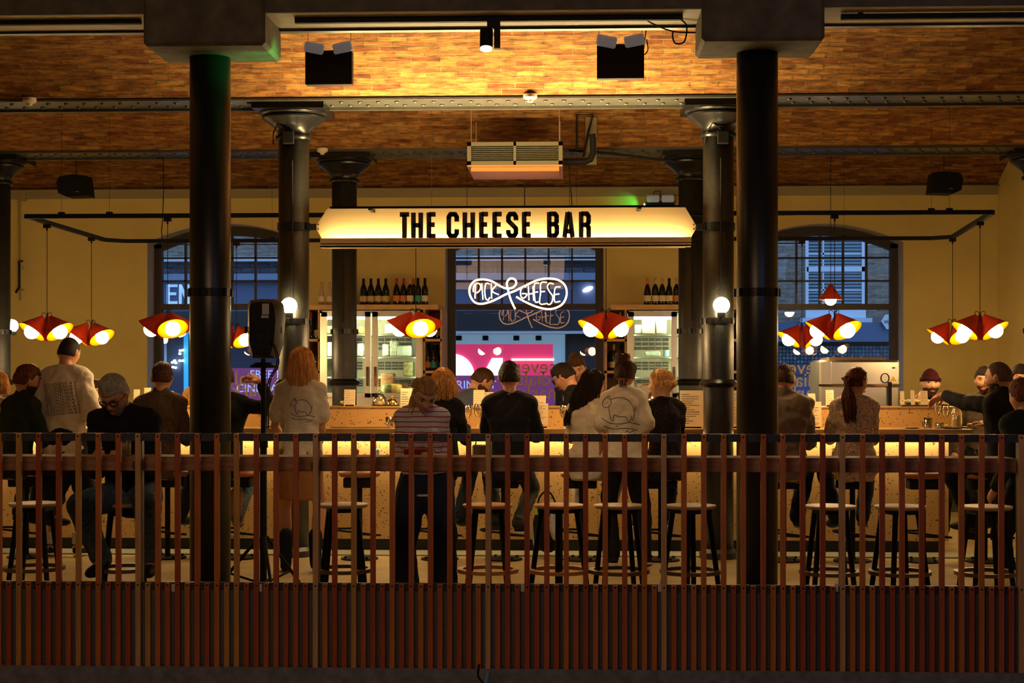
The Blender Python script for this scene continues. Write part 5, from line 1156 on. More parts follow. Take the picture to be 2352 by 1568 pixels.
def shell(mb, T, sc, region, female, thick=1.07, rough=0, seed=0, off=V((0, 0, 0))):
    """skull shaped shell that stands off the head where region(p, n) > 0 and sinks in elsewhere"""
    rings = []
    for row in SG:
        rr = []
        for n in row:
            p = headpoint(n, female=female); r = region(p, n); k = .90 + (thick - .90) * max(0, min(1, r))
            if rough: k += rough * noise.noise(V(n) * 9 + V((seed, 0, 0))) * (1 if r > .3 else 0)
            q = V((n[0] * .0755, n[1] * .1, n[2] * .117)) if p.z > -.02 else p
            q = q.lerp(p, .3) if p.z > -.02 else p
            rr.append(T @ ((q * k + off * max(0, min(1, r))) * sc))
        rings.append(rr)
    return mb.ring(rings)
def hand_add(mb, w, d, palm, curl=.5, side=1, sc=1.0, spread=.35):
    """w wrist, d hand direction, palm = palm normal; side +1 thumb towards d x palm"""
    d = d.normalized(); palm = (palm - d * palm.dot(d)).normalized(); s = d.cross(palm).normalized() * side
    c = w + d * .035 * sc
    mb.chain([w - d * .01, w + d * .04 * sc, w + d * .078 * sc], [.025 * sc, .031 * sc, .029 * sc]); mb.cap(w + d * .05 * sc - s * .022 * sc, w + d * .05 * sc + s * .022 * sc, .017 * sc, .017 * sc)
    for k, (o, L) in enumerate(((.031, .070), (.0105, .078), (-.0105, .072), (-.030, .056))):
        b = w + d * .088 * sc + s * o * sc; dd = (d + s * o * spread * 12 * .3).normalized(); pts = [b - dd * .02 * sc, b]; a = 0; cur = b
        for j, f in enumerate((.42, .32, .26)):
            a += curl * (.7 if j == 0 else .9) * (1 + .08 * k); di = dd * math.cos(a) + palm * math.sin(a); cur = cur + di * L * f * sc; pts.append(cur)
        mb.chain(pts, [.0098 * sc, .0095 * sc, .0088 * sc, .0082 * sc, .0072 * sc], 8)
    tb = w + d * .022 * sc + s * .024 * sc; t1 = tb + (d * .6 + s * .75 + palm * .25).normalized() * .038 * sc; t2 = t1 + (d * .85 + s * .25 + palm * (.2 + .5 * curl)).normalized() * .030 * sc; t3 = t2 + (d * .9 + palm * (.2 + .7 * curl)).normalized() * .024 * sc
    mb.chain([tb, t1, t2, t3], [.014 * sc, .0115 * sc, .0105 * sc, .0085 * sc], 8)
SKIN = {'a': mat('skin_warm', (.52, .25, .14), .5, noise=(12, .08)), 'b': mat('skin_ruddy', (.50, .22, .12), .5, noise=(12, .1)), 'c': mat('skin_fair', (.60, .34, .22), .5, noise=(12, .08))}
HAIRM = {}
def hairmat(name, c, a=.45):
    return mat('hair_' + name, c, .62, noise=(70, a), bump=(120, .5, .004), stretch=(1, 1, .12), spec=.12)
for n_, c_ in (('dark', (.022, .013, .009)), ('brown', (.06, .028, .014)), ('auburn', (.10, .035, .016)), ('grey', (.30, .27, .21)), ('blonde', (.52, .27, .085)), ('paleblonde', (.60, .36, .14)), ('strawberry', (.62, .33, .11)), ('shaved', (.09, .055, .032)), ('beard', (.06, .03, .018)), ('greybeard', (.24, .19, .14)), ('darkblonde', (.38, .20, .075))): HAIRM[n_] = hairmat(n_, c_)
white_eye = mat('eye_white', (.38, .34, .30), .3); iris = mat('eye_dark', (.02, .015, .01), .2); lipm = mat('lip_pink', (.38, .10, .07), .5); redlip = mat('lip_red', (.5, .02, .02), .4)
def cloth(name, c, noise_=None, rough=.85, **k): return mat('cloth_' + name, c, rough, noise=noise_ or (25, .08), bump=(220, .25, .002), spec=.15, **k)
def stripes(name, c1, c2, pitch, frac, curve=0):
    if name in MATS: return MATS[name]
    m = mat(name, c1, .85, spec=.15); nt = m.node_tree; b = nt.nodes['Principled BSDF']; tc = nt.nodes.new('ShaderNodeTexCoord'); sp = nt.nodes.new('ShaderNodeSeparateXYZ')
    nz_ = nt.nodes.new('ShaderNodeTexNoise'); nz_.inputs['Scale'].default_value = 7; nt.links.new(tc.outputs['Object'], nz_.inputs['Vector'])
    nt.links.new(tc.outputs['Object'], sp.inputs[0]); ad = nt.nodes.new('ShaderNodeMath'); ad.operation = 'MULTIPLY_ADD'; ad.inputs[1].default_value = .016; nt.links.new(nz_.outputs['Fac'], ad.inputs[0]); nt.links.new(sp.outputs['Z'], ad.inputs[2])
    pp = nt.nodes.new('ShaderNodeMath'); pp.operation = 'PINGPONG'; pp.inputs[1].default_value = pitch / 2; nt.links.new(ad.outputs[0], pp.inputs[0])
    lt = nt.nodes.new('ShaderNodeMath'); lt.operation = 'LESS_THAN'; lt.inputs[1].default_value = pitch / 2 * frac; nt.links.new(pp.outputs[0], lt.inputs[0])
    mx = nt.nodes.new('ShaderNodeMix'); mx.data_type = 'RGBA'; mx.inputs[6].default_value = (*c1, 1); mx.inputs[7].default_value = (*c2, 1); nt.links.new(lt.outputs[0], mx.inputs[0]); nt.links.new(mx.outputs[2], b.inputs['Base Color']); return m
def decal(T, cloth_me, mb, centre, up_off=.0025, axis=V((0, -1, 0))):
    """drop a flat x,z pattern (metres, local) on the cloth surface seen along -axis"""
    bv = BVHTree.FromPolygons([v.co for v in cloth_me.vertices], [tuple(p.vertices) for p in cloth_me.polygons]); out = []
    R = V((0, 0, 1)).cross(axis) * 1.0; R.normalize()
    for v in mb.v:
        o = centre + R * v[0] * (1) + V((0, 0, v[2])); h = bv.ray_cast(o + axis * .6, -axis)
        out.append(tuple((h[0] + axis * (up_off - v[1])) if h[0] is not None else (o)))
    mb.v = out; return mb
def person(label, px, Y, yaw=0, H=1.75, pose='sit', seat=.705, female=False, lean=8, bend=0, twist=0, head=(0, 0, 0), skin='a', hair=None, top=None, bottom=None, arms=None, feet=None, shoes='black', face=True, vox=.0085, bulk=1.0, beard=None, brows='beard', lips=None, px_is_world=False, sidelean=0, zoff=0, name='person', shoe_col=None, knees=1, hk=1.0):
    """local frame: +y forward (where the person faces), +x their right, z up. yaw 0 looks away from the camera."""
    loc = V((wx(px, Y), Y, zoff)); root = thing(name, label, 'person', loc, math.radians(yaw))
    h = H / 1.75; fem = .9 if female else 1.0; bk = bulk * h * .90
    hz = (.92 * h if pose == 'stand' else seat + .062)
    hip = V((0, 0, hz)); la = math.radians(lean); ba = math.radians(lean + bend); sl = math.radians(sidelean)
    up1 = V((math.sin(sl), math.sin(la), math.cos(la))).normalized(); up2 = V((math.sin(sl) * 1.2, math.sin(ba), math.cos(ba))).normalized()
    mid = hip + up1 * .24 * h; nb = mid + up2 * .275 * h            # neck base
    tw = math.radians(twist); Rt = lambda v: Matrix.Rotation(tw, 3, 'Z') @ v
    right2 = Rt(V((1, 0, 0))); right2 = (right2 - up2 * right2.dot(up2)).normalized(); fwd2 = up2.cross(right2).normalized()
    right1 = V((1, 0, 0)); right1 = (right1 - up1 * right1.dot(up1)).normalized(); fwd1 = up1.cross(right1).normalized()
    sw_ = (.152 if not female else .130) * h * (1 + (bulk - 1) * .5)
    S_ = {1: nb - up2 * .055 * h + right2 * sw_, -1: nb - up2 * .055 * h - right2 * sw_}
    hy, hp, hr = [math.radians(a) for a in head]
    Rb = Matrix((right2, fwd2, up2)).transposed()
    Rh = (Matrix.Rotation(tw, 3, 'Z') @ Matrix.Rotation(hy, 3, 'Z') @ Matrix.Rotation(-hp, 3, 'X') @ Matrix.Rotation(hr, 3, 'Y'))
    upn = (up2 * .6 + Rh @ V((0, 0, 1)) * .6).normalized(); hs = h ** .5 * (1.02 if female else 1.06) * hk
    nt_ = nb + upn * .075 * h; hc = nt_ + Rh @ V((0, .018, .075)) * hs
    T = Matrix.Translation(hc) @ Rh.to_4x4()
    # default hands on the counter / lap
    D = {1: V((.14, .38, hz + .30 * h)), -1: V((-.14, .38, hz + .30 * h))} if pose == 'sit' else {1: hip + V((.25, .05, -.02)), -1: hip + V((-.25, .05, -.02))}
    A = {1: dict(), -1: dict()}
    if arms: 
        for k_, v_ in arms.items(): A[k_] = v_
    EL = {}; WR = {}
    for s in (1, -1):
        tgt = V(A[s].get('to', D[s])); pole = V(A[s].get('pole', (s * .22, -.35, -1))); EL[s], WR[s] = ik(S_[s], tgt, .285 * h, .255 * h, pole)
    FT = {}; KN = {}; HJ = {s: hip + V((s * .085 * h, 0, -.02)) for s in (1, -1)}
    for s in (1, -1):
        tgt = V(feet[s]) if feet and s in feet else (V((s * .11, .02, .09)) if pose == 'stand' else V((s * .11, .26, .34)))
        KN[s], FT[s] = ik(HJ[s], tgt, .43 * h, .42 * h, V((s * .25 * knees, 1, .15 if pose == 'sit' else 0)))
    def fr(secs): return lambda i: ((right1, fwd1) if i < 4 else (right2, fwd2))
    if female: prof = [(-.13, .13, .10), (-.05, .170, .122), (.06, .155, .112), (.20, .125, .095), (.33, .142, .108), (.42, .148, .105), (.47, .12, .085), (.515, .055, .055)]
    else: prof = [(-.13, .13, .10), (-.05, .160, .115), (.06, .152, .112), (.20, .148, .108), (.33, .168, .118), (.42, .168, .110), (.47, .135, .088), (.515, .060, .060)]
    def torso(mb, g=0, t0=0, gw=1.0, skip=0):
        secs = []
        for i, (t, a, b) in enumerate(prof):
            c = hip + up1 * t * h if t < .24 else mid + up2 * (t - .24) * h
            if i < skip: continue
            secs.append((c, (a * bk + g) * gw, b * bk + g))
        off = skip; loft(mb, secs, lambda i: ((right1, fwd1) if i + off < 4 else (right2, fwd2)))
        for s in (1, -1):
            mb.cap(S_[s], mid + up2 * .12 * h + right2 * s * .10 * bk, (.062 * fem * bk + g), .075 * bk + g)
            mb.cap(nb + up2 * .01 - right2 * s * .0, S_[s] + up2 * .012, .056 * bk + g * .8, .052 * fem * bk + g)
            if female: mb.ell(mid + up2 * .10 * h + right2 * s * .068 + fwd2 * .085, (.062 + g, .05 + g, .062 + g), Rb)
    # body
    mb = MB(); torso(mb, -.004)
    for s in (1, -1):
        mb.chain([S_[s], EL[s], WR[s]], [.047 * fem * bk, .036 * fem * bk, .024 * fem * h]); mid_f = EL[s].lerp(WR[s], .3); mb.cap(EL[s], mid_f, .038 * fem * bk, .039 * fem * bk)
        hd = V(A[s].get('hand', (WR[s] - EL[s]))); pn = V(A[s].get('palm', (-s * .3, .2, -1)))
        hand_add(mb, WR[s], hd, pn, A[s].get('curl', .45), side=A[s].get('side', s) , sc=(.92 if female else 1.0) * h, spread=A[s].get('spread', .4))
        mb.chain([HJ[s], KN[s], FT[s]], [.082 * bk, .054 * bk, .036 * h]); mb.cap(KN[s], KN[s].lerp(FT[s], .4), .052 * bk, .055 * bk)
        mb.chain([FT[s], FT[s] + V((s * .008, .05, -.03)) * h], [.036 * h, .028 * h])
    mb.chain([nb - up2 * .03, nt_ + Rh @ V((0, -.01, .02))], [.062 * fem * bk, .054 * fem * bk]) 
    head_add(mb, T, hs, female)
    for s in (1, -1): mb.ell(T @ (V((s * .076, -.008, .0)) * hs), (.007, .019, .031), (Rh @ Matrix.Rotation(s * -.35, 3, 'Z')))
    obj(remesh(mb, vox, 1, name='body'), 'body', SKIN[skin], root)
    # face
    if face:
        for s in (1, -1):
            e = obj(MB().ell((0, 0, 0), (.0125, .0115, .0062), nu=12, nv=8), 'eye', white_eye, root, 'all'); e.matrix_local = Matrix.Translation(T @ (V((s * .031, .0735, .011)) * hs)) @ Rh.to_4x4()
            obj(MB().disc((0, .0118, -.0005), .0055, 12, (0, 1, 0)), 'iris', iris, e)
            b_ = MB().chain([T @ (V((s * x, y, z)) * hs) for x, y, z in ((.014, .092, .027), (.030, .091, .033), (.047, .078, .028))], [.0032, .0036, .002], 6)
            obj(b_, 'eyebrow', HAIRM[brows], root, True)
        l = MB().chain([T @ (V((x, y, z)) * hs) for x, y, z in ((-.021, .086, -.062), (-.007, .0975, -.0595), (0, .098, -.0605), (.007, .0975, -.0595), (.021, .086, -.062))], [.002, .0042, .004, .0042, .002], 8)
        l.chain([T @ (V((x, y, z)) * hs) for x, y, z in ((-.017, .089, -.066), (0, .098, -.0685), (.017, .089, -.066))], [.002, .0048, .002], 8)
        obj(l, 'lips', lips or lipm, root, True)
    if beard:
        def rg(p, n): 
            f = sst(-.012, -.032, p.z + .010 * min(1, abs(p.x) / .05)) * sst(-.5, -.1, n[1]); f *= 1 - .9 * gz(p.x, p.z, 0, -.063, .019, .008) if n[1] > 0 else 1
            if n[1] > 0: f *= 1 - sst(.048, .020, abs(p.x)) * sst(-.044, -.030, p.z)
            return f
        obj(remesh(shell(MB(), T, hs, rg, female, 1.085 if beard != 'stubble' else 1.02, .05, 3), .006, 1, .006, hair_tex, 'beard'), 'beard', HAIRM[beard if beard != 'stubble' else 'beard'], root)
    cx = dict(T=T, hs=hs, Rh=Rh, nb=nb, up2=up2, fwd2=fwd2, right2=right2, S=S_, EL=EL, WR=WR, hip=hip, root=root, mid=mid, h=h, KN=KN, FT=FT, torso=torso, bk=bk, fem=fem, Rb=Rb, female=female)
    # top
    if top:
        g = top.get('fit', .014); mb = MB(); torso(mb, g, gw=top.get('gw', 1.0), skip=0 if not top.get('crop') else 2)
        if top.get('drop'): loft(mb, [(hip - V((0, 0, top['drop'])), (.165 if not female else .165) * bk + g + .012, .12 * bk + g + .01), (hip + up1 * .0, .168 * bk + g + .004, .12 * bk + g), (hip + up1 * .12, .155 * bk + g, .115 * bk + g)], lambda i: (right1, fwd1))
        for s in (1, -1):
            k = top.get('sleeve', .6); r0, r1 = .056 * fem * bk + g * .6, .047 * fem * bk + g * .9 + top.get('flare', .0)
            if k <= 1: mb.cap(S_[s], S_[s].lerp(EL[s], k), r0, r1 if k > .3 else r0)
            else:
                mb.chain([S_[s], EL[s]], [r0, .042 * fem * bk + g]); mb.cap(EL[s], EL[s].lerp(WR[s], k - 1), .042 * fem * bk + g, .030 * fem * bk + g)
        if top.get('collar'): mb.chain([nb - up2 * .02, nb + up2 * .035 + upn * .01], [.068 * fem * bk + g * .7, .060 * fem * bk + g * .6])
        me = remesh(mb, top.get('vox', .012), 3, top.get('fold', .022), None, 'top')
        # open the neck: vertices above the neck base sink to the skin
        cx['top_me'] = me; cx['top'] = obj(me, top.get('name', 't_shirt'), top['m'], root)
    if bottom:
        mb = MB(); bg = bottom.get('fit', .012)
        if bottom['kind'] == 'trousers':
            loft(mb, [(hip + up1 * t * h, a * bk + bg, b * bk + bg) for t, a, b in ((-.12, .12, .10), (-.05, .162, .118), (.04, .158, .115), (.085, .148, .108))], lambda i: (right1, fwd1))
            for s in (1, -1):
                k = bottom.get('len', 1.0); a_ = KN[s].lerp(FT[s], min(1, k * 1.0)); mb.cap(HJ[s], KN[s], .088 * bk + bg, .060 * bk + bg)
                if k > 0: mb.cap(KN[s], a_, .060 * bk + bg, (.048 if k > .8 else .055) * bk + bg + bottom.get('flare', 0))
        else:
            zb = bottom['hem']; loft(mb, [(V((0, 0, zb)), .17 * bk + bottom.get('flare', .02), .13 * bk + .02), (hip - V((0, 0, .16)), .178 * bk + bg, .13 * bk + bg), (hip, .172 * bk + bg, .125 * bk + bg), (hip + up1 * .11, .14 * bk + bg, .11 * bk + bg)], lambda i: (V((1, 0, 0)), V((0, 1, 0))))
        obj(remesh(mb, .013, 2, .02, None, 'bottom'), bottom.get('name', bottom['kind']), bottom['m'], root)
    for s in (1, -1):
        f = FT[s]; m_ = shoe_col or 'black'; mb = MB(); d = V((s * .15, 1, -.12 if pose == 'stand' else -.25)).normalized()
        if shoes == 'boot': mb.chain([f + V((0, 0, .19)), f + V((0, 0, .0)), f + V((0, .0, -.035))], [.052, .045, .040])
        mb.ell(f + d * .065 * h + V((0, 0, -.042)), (.042, .135, .038), Matrix.Rotation(math.radians(-8 * s), 3, 'Z') @ Matrix.Rotation(-.1, 3, 'X')); mb.cap(f + V((0, 0, .015)), f + V((0, 0, -.03)), .045, .042)
        sh = obj(remesh(mb, .008, 1, name='shoe'), 'shoe' if shoes != 'boot' else 'boot', m_, root)
        if shoes == 'trainer':
            mb = MB().ell(f + d * .065 * h + V((0, 0, -.07)), (.045, .142, .016), Matrix.Rotation(math.radians(-8 * s), 3, 'Z') @ Matrix.Rotation(-.1, 3, 'X')); obj(mb, 'sole', cloth('white_sole', (.6, .58, .5)), sh, 'all')
    # hair
    if hair: do_hair(hair, cx)
    return cx
def strands(mb, cx, n, seed, root, path, r=.004, nseg=7):
    R = random.Random(seed); T, hs = cx['T'], cx['hs']
    for i in range(n):
        u, v = R.random(), R.random(); p0 = root(u, v); pts = [T @ (V(p0) * hs)] + [q for q in path(u, v, V(p0), R)]
        pts = smoothpath(pts, 3); rr = [r * R.uniform(.7, 1.3) * (1 - .75 * (k / (len(pts) - 1)) ** 2) for k in range(len(pts))]; mb.tube(pts, rr, 4)
def do_hair(hair, cx):
    T, hs, fem = cx['T'], cx['hs'], cx['female']; k = hair['style']; m = HAIRM[hair['c']]; root = cx['root']; th = hair.get('thick', 1.09); seed = len(bpy.data.objects)
    fl = hair.get('front', .052)
    def region(p, n):
        y, z = n[1], p.z
        line = fl if y > .55 else (fl + (.0 - fl) * sst(.55, .15, y)) if y > .15 else (.0 + (-.036) * sst(.15, -.35, y))
        if k in ('long', 'bob', 'pony', 'curly') and y < .15: line = min(line, -.035 + .02 * sst(-.2, .15, y))
        return sst(line - .006, line + .006, z)
    if k == 'shaved': obj(remesh(shell(MB(), T, hs, region, fem, 1.03, .0, 2), .006, 1, name='hair'), 'hair', m, root); return
    if k == 'beanie':
        rg = lambda p, n: sst(.026, .034, p.z); mb = shell(MB(), T, hs, rg, fem, 1.10, 0, 0, V((0, -.006, .008)))
        mb.ring([[T @ (V((math.cos(a) * .088 * rr_, -.006 + math.sin(a) * .108 * rr_, z)) * hs) for a in [2 * PI * j / 30 for j in range(30)]] for z, rr_ in ((.022, .99), (.020, 1.03), (.050, 1.04), (.054, .98))])
        obj(remesh(mb, .006, 2, name='beanie'), 'beanie', hair['m'], root); return
    mb = shell(MB(), T, hs, region, fem, th, hair.get('rough', .05), seed % 50)
    W = lambda v: T @ (V(v) * hs)
    rb = cx['Rb']; dn = V((0, 0, -1))
    if k == 'short' and hair.get('topvol', .0): mb.ell(W((0, .004, .070 + hair['topvol'] * .5)), (.064 * hs, .084 * hs, .050 * hs + hair['topvol'] * .6), cx['Rh'])
    if k in ('long', 'bob', 'pony', 'curly'):
        L = hair.get('len', .25)
    if k == 'bun':
        c = hair.get('at', (0, -.03, .15)); mb.ell(W(c), (.055, .052, .042)); strands(mb, cx, 60, seed, lambda u, v: (c[0] + .03 * (u - .5), c[1] + .03 * (v - .5), c[2] + .02), lambda u, v, p, R: [W(V(c) + V((math.cos(6.3 * u + t * 2.2), math.sin(6.3 * u + t * 2.2), (v - .5) * 1.2 + R.uniform(-.2, .4))) * (.052 + .012 * R.random())) for t in (.3, .9, 1.5, 2)], .0035)
    obj(remesh(mb, .0065, 1, hair.get('disp', .008), hair_tex, 'hair'), 'hair', m, root)
    # locks
    mb = MB(); bf = hair.get('back', V((0, 0, 0)))
    nb = cx['nb']; fw = cx['fwd2']; rt = cx['right2']
    if k == 'short':
        def srf(x, y, k_=1.07): return V((x, y, .117 * math.sqrt(max(.02, 1 - (x / .0755) ** 2 - (y / (.096 if y > 0 else .106)) ** 2)))) * k_
        strands(mb, cx, hair.get('n', 260), seed, lambda u, v: tuple(srf((u - .5) * .13 * (1 - .35 * abs(v * 2 - 1)), -.09 + v * .15, 1.04)), lambda u, v, p, R: [W(srf(p[0] * .97 + R.uniform(-.006, .006), p[1] * .96 + .010, 1.085 + hair.get('topvol', 0) * 2.2)), W(srf(p[0] * .99 + R.uniform(-.012, .012), p[1] * .93 + .022, 1.075 + hair.get('topvol', 0) * 1.5))], .0034)
        obj(mb, 'hair_lock', m, root)['kind'] = 'stuff'; return
    if k in ('long', 'bob', 'curly', 'pony'):
        L = hair.get('len', .25); n = hair.get('n', 220); wv = hair.get('wave', .004); side = hair.get('side', 0); spreadx = hair.get('spread', 1.0)
        if k == 'pony':
            tie = V(hair.get('tie', (0, -.13, -.02)))
            strands(mb, cx, 150, seed, lambda u, v: ((u - .5) * .13, .05 - v * .05, .105 - .05 * abs(u - .5)), lambda u, v, p, R: [W(V(((u - .5) * .168, -.05, .09 - .12 * abs(u - .5) - .03 * v))), W(V(((u - .5) * .10, -.112, .03))), W(tie + V((R.uniform(-.012, .012), 0, R.uniform(-.012, .012))))], .005)
            sd = V(hair.get('fall', (0, -.05, -.2)))
            Rw = cx['Rh'].inverted()
            def fall(u, v, p, R):
                t0 = W(tie); a = R.uniform(0, 6.3); q = V((math.cos(a), math.sin(a), 0)) * hair.get('w', .03); return [t0 + sd * f + q * (min(1, f * 2.2) * (1.15 - .5 * f)) + V((R.uniform(-1, 1), R.uniform(-1, 1), 0)) * wv * f for f in (.15, .4, .7, 1.0 + R.uniform(-.1, .08))]
            strands(mb, cx, n, seed + 1, lambda u, v: tuple(tie + V(((u - .5) * .02, 0, (v - .5) * .02))), fall, .006)
        else:
            def fall(u, v, p, R):
                a = (u - .5) * 2 * PI * hair.get('wrap', .62)        # angle round the back of the head
                sx, sy = math.sin(a), -math.cos(a); out = []
                base = V((sx * .086 * spreadx, sy * .105, .03)); o1 = W(base); out.append(W(V((sx * .07, sy * .085, .085)))); out.append(o1)
                for f in (.3, .55, .8, 1.0):
                    ll = L * (1 + .18 * (v - .5)) * f; ph = R.uniform(0, 6.3)
                    q = o1 + dn * ll + fw * hair.get('drift', .0) * f + rt * side * f; rad = V((sx, sy, 0)); rad = cx['Rh'] @ rad; rad.z = 0
                    q += rad * (.012 * math.sin(f * 3) + hair.get('taper', 0) * f) + V((math.sin(ph + f * hair.get('curl', 3)), math.cos(ph + f * hair.get('curl', 3)), 0)) * wv
                    out.append(q)
                return out
            strands(mb, cx, n, seed, lambda u, v: ((u - .5) * .06, .02 - v * .05, .118), fall, hair.get('r', .0065))
            R2 = random.Random(seed)
            if hair.get('fringe', 1):
                strands(mb, cx, 60, seed + 3, lambda u, v: ((u - .5) * .03, .03 + v * .02, .118), lambda u, v, p, R: [W(V(((1 if u > .5 else -1) * (.045 + .01 * R.random()), .07 - .02 * R.random(), .085 - .02 * v))), W(V(((1 if u > .5 else -1) * .083, .045, .03))), W(V(((1 if u > .5 else -1) * .086, .02, -.03 - .04 * v)))], .005)
    if k == 'bun':
        strands(mb, cx, 140, seed + 5, lambda u, v: (math.sin(u * 6.3) * .08, math.cos(u * 6.3) * .09 - .01, .02 if math.cos(u * 6.3) > 0 else -.04), lambda u, v, p, R: [W(V((p[0] * .98, p[1] * .98, .085 if abs(p[1]) < .07 else .07))), W(V(c) + V((p[0] * .3, p[1] * .3, -.02)))], .0045)
        strands(mb, cx, 22, seed + 6, lambda u, v: ((u - .5) * .1, -.07, -.04 - .02 * v), lambda u, v, p, R: [W(p + V((R.uniform(-.02, .02), -.015, -.03))), W(p + V((R.uniform(-.03, .03), -.01, -.06)))], .0025)
    if mb.v: obj(mb, 'hair_lock', m, root)['kind'] = 'stuff'
W2L = lambda px, Y, yaw, wp: Matrix.Rotation(-math.radians(yaw), 3, 'Z') @ (V(wp) - V((wx(px, Y), Y, 0)))
def to(px, Y, yaw, tx, ty, TY): return tuple(W2L(px, Y, yaw, P(tx, ty, TY)))
black_c = cloth('black', (.010, .010, .012)); navy_c = cloth('navy', (.02, .025, .045)); jean = cloth('blue_denim', (.08, .12, .15), (40, .4)); wht_c = mat('cloth_white_jersey', (.62, .57, .46), .85, noise=(10, .06), bump=(11, .5, .03), spec=.1); dgr = cloth('dark_green', (.014, .022, .018)); brn = cloth('brown_knit', (.085, .06, .035), (60, .25)); gsh = cloth('taupe_shirt', (.17, .125, .085)); cream_sp = cloth('speckled_blouse', (.50, .36, .24), (95, .75))
ink_c = cloth('print_ink', (.05, .04, .04)); tan_sk = cloth('brown_suede', (.30, .12, .04)); dkden = cloth('dark_denim', (.018, .024, .035)); whitetr = cloth('white_trainer', (.5, .48, .42)); tanboot = cloth('tan_boot', (.30, .15, .05))
# --- seated and standing customers, left to right
person('blonde haired person at the far left edge, mostly hidden by the man in green', -16, 13.0 - .45, 0, 1.64, female=True, hair=dict(style='bob', c='strawberry', len=.10), top=dict(m=cream_sp, sleeve=1.8), bottom=dict(kind='trousers', m=black_c), face=False)
a = (62, 12.32, -38); person('auburn haired man in a dark green jacket seated at the bar\'s left end', 28, 12.40, -38, 1.76, lean=10, skin='b', head=(-20, 8, 0), hair=dict(style='short', c='auburn', topvol=.012), beard='stubble', top=dict(m=dgr, sleeve=1.9, collar=1, name='jacket', fit=.022), bottom=dict(kind='trousers', m=black_c))
Y = 12.56; cx = person('tall standing man in a white tee printed SOUNDWAY on the back, black shorts', 146, Y, -4, 1.83, 'stand', lean=3, head=(-6, 12, 3), hair=dict(style='shaved', c='dark', front=.06), face=False, twist=-6,
  arms={1: dict(to=(.30, .24, 1.10), curl=.6), -1: dict(to=(-.27, .20, 1.02))}, top=dict(m=wht_c, sleeve=.88, flare=.028, fit=.030, drop=.10, fold=.03), bottom=dict(kind='trousers', m=black_c, len=.12, fit=.035, name='shorts'), shoes='trainer')
tm = MB()
for r_ in range(10):
    t_ = textmesh('SOUNDWAY', .034, .0, align='CENTER', spacing=1.2); n0 = len(t_.v)
    t_.v = [(x * 1.22 + .0045 * r_, y, z - r_ * .0262 + .10 * x) for x, y, z in t_.v]; tm.add(t_.v, t_.f)
obj(decal(None, cx['top_me'], tm, V((.006, -.1, 1.39))), 'back_print', ink_c, cx['root'])
for s in (1, -1): f = cx['FT'][s]; obj(MB().lathe([(.043, -.02), (.045, .10), (.043, .11)], f, 18), 'sock', whitetr, cx['root'], True)
person('dark haired person across the bar, between the white tee and the grey hair', 226, 14.25, 175, 1.66, 'stand', zoff=-.20, lean=6, hair=dict(style='short', c='dark'), top=dict(m=black_c, sleeve=1.9), bottom=dict(kind='trousers', m=black_c))
cx = person('grey haired man with glasses in a black sweater, sitting at the railing facing us', 305, 9.36, 180, 1.78, lean=16, bend=14, skin='b', head=(-8, 38, 4), hair=dict(style='short', c='grey', topvol=.014, front=.05), beard='greybeard', brows='greybeard', vox=.0065, bulk=1.0,
  arms={1: dict(to=(.10, .42, .97), pole=(.2, -.6, -1), curl=.7, palm=(-1, 0, .1)), -1: dict(to=(-.10, .42, .97), pole=(-.2, -.6, -1), curl=.7, palm=(1, 0, .1))}, hk=.94, feet={1: (.14, .17, .38), -1: (-.16, .17, .38)}, top=dict(m=black_c, sleeve=1.86, fit=.022, name='sweater'), bottom=dict(kind='trousers', m=jean, fit=.02))
def glasses(cx, m_='black'):
    T, hs, r = cx['T'], cx['hs'], cx['root']; mb = MB()
    for s in (1, -1):
        c = V((s * .032, .101, .010)); pts = [T @ ((c + V((.024 * math.cos(a), -.010 * abs(math.cos(a)) * (1 if s * math.cos(a) > 0 else 0), .017 * math.sin(a)))) * hs) for a in [2 * PI * k / 16 for k in range(17)]]; mb.tube(pts, .0036, 6)
        mb.tube([T @ (V(p) * hs) for p in ((s * .056, .092, .014), (s * .078, .05, .014), (s * .080, -.005, .008))], .002, 6)
    mb.tube([T @ (V(p) * hs) for p in ((-.008, .101, .014), (0, .104, .016), (.008, .101, .014))], .002, 6); obj(mb, 'glasses', m_, r)
glasses(cx)
person('short dark haired man in a brown sweater, left of the near left column', 362, 12.42, -3, 1.80, lean=8, head=(-4, 6, 0), hair=dict(style='short', c='brown', topvol=.008), face=False, top=dict(m=brn, sleeve=1.9, fit=.02, collar=1, name='sweater'), bottom=dict(kind='trousers', m=dkden))
person('blonde person in a cream top, a sliver at the near left column\'s edge', 436, 14.2, 0, 1.62, 'stand', zoff=-.22, female=True, hair=dict(style='bob', c='blonde', len=.11), top=dict(m=cream_sp, sleeve=1.8), bottom=dict(kind='trousers', m=black_c), face=False)
Yr = 12.42; cx = person('person in black raising a hand between the near left column and the loudspeaker', 512, Yr, 8, 1.78, lean=6, skin='b', head=(70, 5, 0), hair=dict(style='short', c='brown'), face=True, vox=.0065,
  arms={1: dict(to=to(512, Yr, 8, 596, 876, 12.35), pole=(1.0, -.1, -.8), hand=(-.85, .1, .42), palm=(-.4, .2, -1), curl=.75), -1: dict()}, feet={1: (.10, .10, .33), -1: (-.12, .26, .34)}, top=dict(m=black_c, sleeve=1.80, fit=.018, name='jumper'), bottom=dict(kind='trousers', m=jean), shoes='boot', shoe_col=tanboot)
